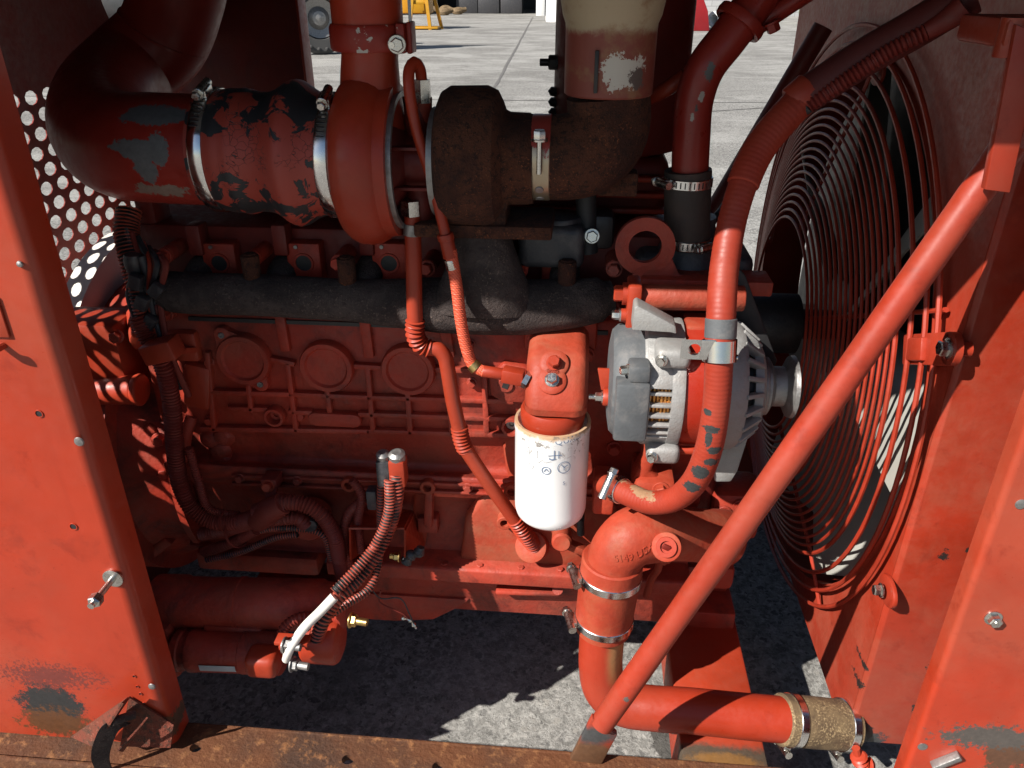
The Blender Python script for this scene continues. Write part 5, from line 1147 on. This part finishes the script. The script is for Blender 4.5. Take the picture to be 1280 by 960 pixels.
# ---------------------------------------------------------------- wiring
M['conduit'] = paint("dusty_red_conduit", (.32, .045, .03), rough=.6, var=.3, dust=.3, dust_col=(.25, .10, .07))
t = NT("part_painted_conduit"); at_ = t.n("Attribute"); at_.attribute_name = 'crest'; wq = t.math('ADD', at_.outputs['Fac'], t.math('MULTIPLY', t.math('SUBTRACT', t.noise(40, 5, .6), .5), 5.0)); M['conduit_black'] = t.done(t.mix(t.ramp(wq, -.2, .4), (.020, .019, .019), (.34, .06, .035)), .55)
Wr = thing("wiring_harness", "ribbed wiring conduits sagging along the flywheel end of the block", "wiring")
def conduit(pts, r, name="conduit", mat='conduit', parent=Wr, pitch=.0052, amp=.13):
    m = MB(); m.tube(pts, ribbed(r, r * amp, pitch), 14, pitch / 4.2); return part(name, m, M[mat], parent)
conduit([V(161, 262, 1.06), V(158, 290, 1.04), V(165, 325, 1.02), V(172, 352, 1.01)], .0165, mat='conduit_black')
conduit([V(172, 395, .985), V(186, 425, .98), V(202, 452, .975), V(214, 500, .975), V(218, 550, .972), V(224, 600, .97), V(240, 635, .968), V(268, 652, .965), V(300, 652, .96), V(322, 645, .955)], .0125)
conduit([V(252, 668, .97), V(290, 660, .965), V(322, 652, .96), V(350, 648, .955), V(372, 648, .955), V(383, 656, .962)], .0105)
conduit([V(320, 640, .95), V(350, 628, .945), V(378, 630, .945), V(400, 642, .945), V(418, 668, .95), V(424, 695, .96), V(428, 718, .98)], .0115)
conduit([V(255, 690, .975), V(290, 678, .968), V(320, 662, .96)], .009, amp=.05)
conduit([V(465, 618, .975), V(438, 640, .97), V(430, 665, .968), V(432, 695, .97), V(440, 712, .975)], .0085, amp=.06)
conduit([V(166, 340, 1.0), V(172, 380, .99), V(182, 410, .985), V(192, 430, .982)], .0085, mat='conduit_black')
for pts, r in (([(165, 318), (170, 350), (180, 392)], .011), ([(176, 320), (185, 352), (178, 385)], .006), ([(160, 330), (176, 362), (196, 380)], .005)):
    m = MB(); m.tube([V(x, y, 1.0) for x, y in pts], lambda s, L: r * (1 + .15 * math.sin(s * 150)), 12); part("taped_wires", m, M['foil'], Wr)
for px, py, a in ((340, 640, 0), (330, 655, 0)):
    pass
m = MB(); m.tube([V(322, 652, .955), V(335, 640, .948), V(355, 628, .944)], lambda s, L: .0175 + .003 * math.sin(s / L * math.pi), 14, .004); part("tape_wrap", m, M['conduit'], Wr)
for c, ax_, r in ((V(281, 652, .963), V(300, 652, .96) - V(268, 652, .965), .0145), (V(358, 634, .945), V(378, 630, .945) - V(350, 628, .945), .013), (V(296, 664, .965), V(322, 655, .96) - V(290, 664, .965), .026)):
    m = MB(); u, v, a = frame(ax_); m.ringlathe([(-.002, r), (-.002, r + .0015), (.002, r + .0015), (.002, r)], c, ax_, 20); part("cable_tie", m, M['conduit'], Wr)
m = MB(); q = V(203, 437, .96); m.box(q, (.05, .035, .03), .004, Matrix.Rotation(rad(-15), 3, 'Y')); m.bar(V(205, 440, .97), V(240, 436, 1.02), .02, .008); part("clip", m, M['red'], Wr)
q = V(340, 600, .985); m = MB(); m.box(q, (.026, .03, .02), .003); m.bar(q, V(338, 632, .95), .02, .006, up=(0, 1, 0), bev=.002); part("p_clip", m, M['conduit'], Wr); m = MB(); m.hexhead(q + Vector((0, -.015, 0)), (0, -1, .2), .014, .009); part("clip_bolt", m, M['red_cast'], Wr)
m = MB(); q = V(384, 658, .985); m.lathe([(-.04, .030), (0, .030), (.006, .024), (.006, 0)], q, (0, -1, 0), 30); part("sender_boss", m, M['red_block'], Wr)
m = MB(); q = V(386, 655, .966); m.cyl(q + Vector((0, .015, 0)), q + Vector((.003, -.006, 0)), .012, 16, .002); part("sender_plug", m, M['foil'], Wr)
for k, pts in enumerate((((258, 700), (300, 690), (345, 672), (372, 668)), ((236, 560), (248, 600), (262, 636), (300, 645)), ((300, 668), (352, 660), (402, 668), (415, 700)), ((440, 600), (452, 618), (448, 650), (452, 690)))):
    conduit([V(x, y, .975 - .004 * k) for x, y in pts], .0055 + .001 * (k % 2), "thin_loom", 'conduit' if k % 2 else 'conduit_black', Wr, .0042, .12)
for k in range(6):
    x0 = 158 + 7 * k; m = MB(); m.tube([V(x0, 285 + 6 * k, 1.03), V(x0 + 8 + 3 * (k % 3), 330, 1.01 - .004 * k), V(x0 + 2 + 5 * (k % 2), 372, .995), V(x0 + 18, 415 + 4 * k, .985), V(x0 + 28 + 3 * k, 450 + 9 * k, 1.0)], .0032 + .0008 * (k % 3), 8); part("loose_wire", m, M[('foil', 'conduit', 'rubber', 'red')[k % 4]], Wr)
for px, py in ((170, 352), (178, 378), (188, 402), (196, 362)):
    m = MB(); m.box(V(px, py, .985), (.018, .016, .022), .003, Matrix.Rotation(rad(px % 50), 3, 'Y')); part("connector", m, M['foil'], Wr)
# battery cables with connector
Bc = thing("battery_cables", "bundle of ribbed red and black cables with a white lead to the starter", "cable")
conduit([V(496, 592, .945), V(495, 620, .94), V(489, 650, .935), V(472, 688, .915), V(448, 722, .885), V(422, 748, .855), V(404, 775, .835), V(394, 800, .825)], .0105, "ribbed_cable", 'conduit_black', Bc, .0058, .15)
conduit([V(487, 600, .935), V(486, 640, .925), V(470, 680, .905), V(445, 712, .875), V(418, 740, .845)], .0075, "ribbed_cable", 'conduit_black', Bc, .005, .15)
conduit([V(477, 598, .95), V(476, 640, .945), V(475, 690, .948), V(462, 735, .91), V(432, 756, .875), V(408, 772, .85)], .0062, "ribbed_cable", 'conduit_black', Bc, .005, .15)
m = MB(); m.tube([V(418, 746, .845), V(400, 765, .83), V(380, 785, .81), V(362, 812, .795), V(358, 824, .80)], lambda s, L: .0075 - .001 * s / L, 14); part("white_lead", m, M['white_cable'], Bc)
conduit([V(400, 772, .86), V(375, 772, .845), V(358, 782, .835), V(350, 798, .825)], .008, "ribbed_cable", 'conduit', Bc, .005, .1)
for px, py, w in ((480, 577, .020), (497, 577, .024)):
    m = MB(); q = V(px, py, .95); m.box(q + Vector((0, 0, -.016)), (w, .026, .045), .003); cn = part("connector", m, M['red_tube'] if px > 490 else M['foil'], Bc)
    m = MB(); m.lathe([(0, w * .52), (.010, w * .52), (.014, w * .3), (.014, 0)], q + Vector((0, 0, .005)), (0, -.2, 1), 18); part("connector_cap", m, M['dull_steel'], cn)
m = MB(); m.box(V(466, 622, .955), (.016, .02, .035), .003); part("connector", m, M['foil'], Bc)
m = MB(); m.tube([V(476, 738, .94), V(474, 752, .94), V(492, 762, .94), V(505, 768, .945), V(517, 778, .95)], .0014, 6); part("loose_wire", m, M['conduit'], Bc)
m = MB(); m.tube([V(463, 735, .938), V(476, 748, .94), V(500, 748, .943), V(512, 768, .945), V(520, 786, .95)], .0012, 6); part("loose_wire", m, M['foil'], Bc)
m = MB(); m.tube([V(502, 772, .945), V(512, 775, .947), V(520, 785, .95)], lambda s, L: .003 + .0015 * math.sin(s * 500), 8, .002); part("frayed_end", m, M['steel'], Bc)
# angle bracket carrying the connector
Kb = thing("cable_bracket", "folded red sheet bracket holding the cable connector on the block", "bracket")
m = MB(); a, b, c, d = V(436, 662, .945), V(505, 662, .945), V(516, 640, 1.03), V(452, 632, 1.03); plate(m, [a, b, c, d], .003); part("shelf", m, M['red_tube'], Kb)
m = MB(); plate(m, [a, V(437, 700, .95), V(452, 690, 1.03), d], .003); part("gusset", m, M['red_tube'], Kb)
m = MB(); plate(m, [b, V(505, 705, .955), V(530, 680, 1.03), V(540, 600, 1.03), V(520, 600, 1.03), c], .003); part("gusset", m, M['red_tube'], Kb)
m = MB(); plate(m, [V(455, 640, .99), V(480, 632, .99), V(482, 645, .99), V(476, 656, .99)], .004); part("tab", m, M['red_tube'], Kb)
m = MB(); q = V(500, 696, .955); m.cyl(q, q + Vector((-.016, 0, .001)), .005, 10); m.hexhead(q, (-1, 0, 0), .012, .008); part("bolt", m, M['brass'], Kb)
m = MB(); m.tube([V(507, 703, .955), V(514, 694, .955), V(524, 690, .955), V(526, 684, .957)], lambda s, L: .008 + .002 * math.sin(s * 420), 10, .003); part("wire_knot", m, M['foil'], Kb)
# little bracket under filter
m = MB(); q = V(702, 678, .975); m.lathe([(-.03, .016), (0, .016), (.004, .013), (.004, .006)], q, (0, -1, .2), 22); m.bar(V(700, 676, .985), V(735, 690, .99), .018, .014, bev=.004); solo("drain_lug", m, M['red_cast'], "dusty cast lug with a bore below the white oil filter", "lug")
m = MB(); m.cyl(V(725, 648, .97), V(726, 668, .97), .006, 12, .001); m.cyl(V(725, 640, 1.0), V(725, 650, .97), .007, 12); solo("sensor_plug", m, M['rubber'], "small black sensor plug hanging beside the oil filter foot", "sensor")
m = MB(); m.tube([V(826, 695, .94), V(822, 712, .94), V(815, 722, .945), V(808, 745, .95)], .006, 10); m.box(V(826, 694, .945), (.03, .02, .02), .004); m.hexhead(V(829, 700, .933), (0, -1, 0), .010, .006); solo("elbow_stay", m, M['red_cast'], "thin rusty red stay hanging below the plug boss of the elbow", "bracket")

# fuel pump block and fittings under the exhaust elbow
Fp2 = thing("fuel_fittings", "dark fuel fittings and block below the rusty exhaust elbow", "fitting")
m = MB(); m.box(V(690, 300, 1.05), (.09, .08, .06), .012, seg=3); part("block", m, M['foil'], Fp2)
m = MB(); m.cyl(V(700, 268, 1.05), V(700, 290, 1.05), .032, 24, .004); part("round_cap", m, M['foil'], Fp2)
m = MB(); m.cyl(V(732, 240, 1.05), V(735, 315, 1.05), .014, 16); part("post", m, M['rubber'], Fp2)
m = MB(); m.hexhead(V(740, 295, 1.03), (0, -1, .2), .014, .010); m.box(V(728, 293, 1.035), (.018, .01, .010), .002); part("banjo", m, M['steel'], Fp2)
m = MB(); m.box(V(745, 285, 1.07), (.05, .05, .05), .01); part("solenoid", m, M['black_paint'], Fp2)

# ---------------------------------------------------------------- background yard
def wall_mat():
    t = NT("painted_block_wall"); br = t.n("TexBrick"); br.inputs["Scale"].default_value = 1.0
    br.inputs["Color1"].default_value = (.36, .36, .36, 1); br.inputs["Color2"].default_value = (.40, .40, .40, 1); br.inputs["Mortar"].default_value = (.24, .24, .24, 1)
    br.inputs["Mortar Size"].default_value = .012; br.inputs["Brick Width"].default_value = .4; br.inputs["Row Height"].default_value = .2
    s_ = t.n("SeparateXYZ"); t.link(t.pos, s_.inputs[0]); cxy = t.n("CombineXYZ"); t.link(s_.outputs[0], cxy.inputs[0]); t.link(s_.outputs[2], cxy.inputs[1]); t.link(cxy.outputs[0], br.inputs["Vector"])
    return t.done(br.outputs["Color"], .8)
M['blockwall'] = wall_mat(); M['wallwhite'] = plain("white_wall_paint", (.72, .72, .70), .7, 0, .06, 3)
YW = 34.0
Bd = thing("workshop_building", "grey block workshop building with a dark open garage door", "building")
def bx(px): return V(px, 10, YW).x
x_l, x_d1, x_w1 = bx(520), bx(672), bx(694)
m = MB(); m.box(((bx(672) + 25) / 2 , YW + .2, 2.5), (25 - bx(672), .3, 5.0), .02); part("wall", m, M['blockwall'], Bd)
m = MB(); m.box(((bx(300) - 12 + bx(530)) / 2 - 2, YW + .2, 2.5), (bx(530) - bx(300) + 14, .3, 5.0), .02); part("wall", m, M['blockwall'], Bd)
m = MB(); m.box(((bx(530) + bx(672)) / 2 - .4, YW + .2, 4.4), (bx(672) - bx(530) + .9, .28, 1.2), .02); part("lintel", m, M['blockwall'], Bd)
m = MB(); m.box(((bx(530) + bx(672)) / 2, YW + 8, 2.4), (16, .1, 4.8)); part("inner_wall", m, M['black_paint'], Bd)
m = MB(); m.box((bx(672) + .12, YW - .02, 2.4), (.34, .3, 4.8), .01); part("door_jamb", m, M['wallwhite'], Bd)
m = MB(); m.box((4, YW + 4.2, 5.05), (60, 9, .12)); part("roof", m, M['dark_red'] if False else M['black_paint'], Bd)
for k, px in enumerate((585, 612, 640)):
    m = MB(); c = V(px, 8, YW + 2.2); c.z = GZ + .35; m.box(c, (.9, .7, .7), .03); m.box(c + Vector((.1, -.2, .45)), (.5, .3, .25), .03); solo("stored_crate", m, M['foil'], ("dark crate inside the open garage door beside its jamb", "dark crate in the middle of the open garage doorway", "dark crate inside the garage doorway farthest from the jamb")[2 - k], "crate")
# white drum by the door, red and black cone-like bin, white pipe end
c = VZ(690, 27, GZ); m = MB(); m.lathe([(0, .45), (.05, .47), (1.05, .45), (1.1, .42), (1.1, 0)], c + Vector((.25, 0, 0)), (0, 0, 1), 28); solo("white_tank", m, M['wallwhite'], "white round tank standing beside the garage door jamb", "tank")
M['yellow'] = paint("yellow_paint", (.75, .42, .02), rough=.4, chips=.15, var=.2, scale=.2)
c = VZ(867, 38, GZ)
m = MB(); m.prism([(-.35, 0), (.40, 0), (.30, .5), (.05, 1.0), (-.35, 1.3)], c, (1, 0, 0), (0, 0, 1), .3, .02); rb = thing("covered_trolley", "red and black covered trolley against the grey block wall", "trolley"); part("body", m, paint("trolley_red", (.45, .02, .03), scale=.2), rb)
m = MB(); m.box(c + Vector((-.30, .1, .65)), (.16, .5, 1.3), .03); part("black_side", m, M['black_paint'], rb)
m = MB(); m.box(c + Vector((-.75, .15, .9)), (.6, .3, 1.8), .02); solo("white_cabinet", m, M['wallwhite'], "white upright cabinet beside the red and black trolley", "cabinet")
c = VZ(890, 37, GZ); m = MB(); a = c + Vector((0, 0, .22)); m.ringlathe([(0, .13), (0, .21), (1.6, .21), (1.6, .13)], a + Vector((.0, -.1, .05)), (.7, .7, 0), 28); m.box(c + Vector((.2, .3, .05)), (.2, .2, .12)); solo("white_pipe", m, M['wallwhite'], "short white pipe lying open end forward before the block wall", "pipe")
# green machine seen above the shroud
c = VZ(1030, 30, GZ); G_ = thing("green_machine", "pale green machine with yellow drum far behind the radiator", "machine")
m = MB(); m.box(c + Vector((0, .3, .7)), (1.4, .8, 1.0), .08); part("body", m, paint("green_paint", (.25, .45, .18), scale=.2), G_)
for dx in (-.5, .5):
    m = MB(); m.lathe([(-.12, .1), (-.12, .28), (.12, .28), (.12, .1)], c + Vector((dx, -.1, .28)), (0, 1, 0), 20); part("wheel", m, M['rubber'], G_)
m = MB(); m.cyl(c + Vector((.2, -.2, .9)), c + Vector((.75, -.3, .95)), .24, 20); part("drum", m, M['yellow'], G_)
# truck at left: wheel, fender, body
Tk = thing("parked_truck", "dirty tan truck with a large dusty wheel parked in the yard", "truck")
wc = VZ(415, 69, GZ); Rw = .62
m = MB(); m.ringlathe([(-.16, .36), (-.17, .56), (-.13, .61), (-.05, .62), (.05, .62), (.13, .61), (.17, .56), (.16, .36)], wc + Vector((-.25, .2, Rw)), (.45, -.9, 0), 48)
t = plain("dusty_tyre", (.06, .058, .056), .85, 0, .35, 9, .6); wh = part("wheel", m, t, Tk)
u, v, a = frame((.45, -.9, 0)); m = MB()
for k in range(22):
    an = 2 * math.pi * k / 22; d = u * math.cos(an) + v * math.sin(an); m.box(wc + Vector((-.25, .2, Rw)) + d * .52 + a * .17, (.07, .05, .05), .01, Matrix((a, a.cross(d), d)).transposed())
part("tread_lugs", m, t, wh)
m = MB(); m.lathe([(.0, .36), (.06, .34), (.02, .2), (.10, .12), (.12, 0)], wc + Vector((-.25, .2, Rw)), a, 28); part("rim", m, M['dull_steel'], wh)
M['tan'] = plain("dusty_tan_paint", (.30, .22, .14), .7, 0, .3, 4, .2, dirt=.4)
m = MB(); cc_ = wc + Vector((-.25, .2, Rw)); pts = [(-1.6, .0), (-1.6, 1.9), (2.2, 1.9), (2.2, .75)] + [(.85 * math.cos(rad(t_)), .85 * math.sin(rad(t_)) + .0) for t_ in range(30, 181, 15)]
m = MB(); m.prism([(-3.5, .1), (-3.5, 1.8), (.35, 1.8), (.35, .62)] + [(.80 * math.cos(rad(t_)), .80 * math.sin(rad(t_))) for t_ in range(66, 175, 12)] + [(-.9, .1)], cc_ + Vector((-.2, .55, 0)), (1, 0, 0), (0, 0, 1), .5, .03); part("fender", m, M['tan'], Tk)
m = MB(); m.box(cc_ + Vector((-1.6, 1.6, .1)), (4, 1.2, .3), .03); part("chassis", m, M['black_paint'], Tk)
for dx, dy in ((.0, 2.1), (-3.2, .3), (-3.2, 2.1)):
    m = MB(); m.ringlathe([(-.16, .2), (-.17, .56), (-.05, .62), (.05, .62), (.17, .56), (.16, .2)], cc_ + Vector((dx, dy, 0)), (.45, -.9, 0), 28); part("wheel", m, t, Tk)
# yellow stand
Ys = thing("yellow_stand", "yellow steel jack stand beside the truck in the yard", "jack stand")
c = VZ(527, 37, GZ)
m = MB(); m.box(c + Vector((-.35, .6, .75)), (1.1, .7, .7), .05); part("tank_body", m, M['yellow'], Ys)
for dx, dy in ((-.32, -.15), (.28, -.15), (.5, .5), (-.5, .7)):
    m = MB(); m.bar(c + Vector((dx, dy, .0)), c + Vector((dx * .45, dy * .6 + .1, 1.3)), .09, .09, up=(0, 1, 0)); part("leg", m, M['yellow'], Ys)
m = MB(); m.box(c + Vector((0, .1, .05)), (1.0, .6, .06), .02); part("foot", m, M['yellow'], Ys)
m = MB(); m.box(c + Vector((0, .0, .7)), (.5, .1, .1), .02); part("cross_bar", m, M['yellow'], Ys)
# ladder like rack whose shadow lies on the slabs
Rk = thing("slatted_rack", "grey slatted pallet rack standing near the yellow stand", "rack")
c = VZ(480, 62, GZ); 
for k in range(8):
    m = MB(); m.box(c + Vector((-.5 + k * .14, .1, 1.3)), (.05, .05, .7), .008); part("slat", m, M['dull_steel'], Rk)
for z in (.95, 1.65):
    m = MB(); m.box(c + Vector((0, .1, z)), (1.2, .06, .06), .008); part("rail", m, M['dull_steel'], Rk)
for dx in (-.55, .55):
    m = MB(); m.box(c + Vector((dx, .1, .5)), (.06, .06, 1.0), .008); part("leg", m, M['dull_steel'], Rk)
for k, (px, py) in enumerate(((565, 18), (548, 19))):
    c = VZ(px, py, GZ); m = MB(); m.tube([c + Vector((-.5, 0, .1)), c + Vector((-.2, .1, .22)), c + Vector((.2, -.1, .12)), c + Vector((.6, 0, .2))], lambda s, L: .12 + .04 * math.sin(s * 9), 10, .05); solo("rag_bundle", m, M['woven'], ("brown rag bundle lying next to the garage door opening", "brown rag bundle lying towards the yellow stand")[k], "bundle")
settle()
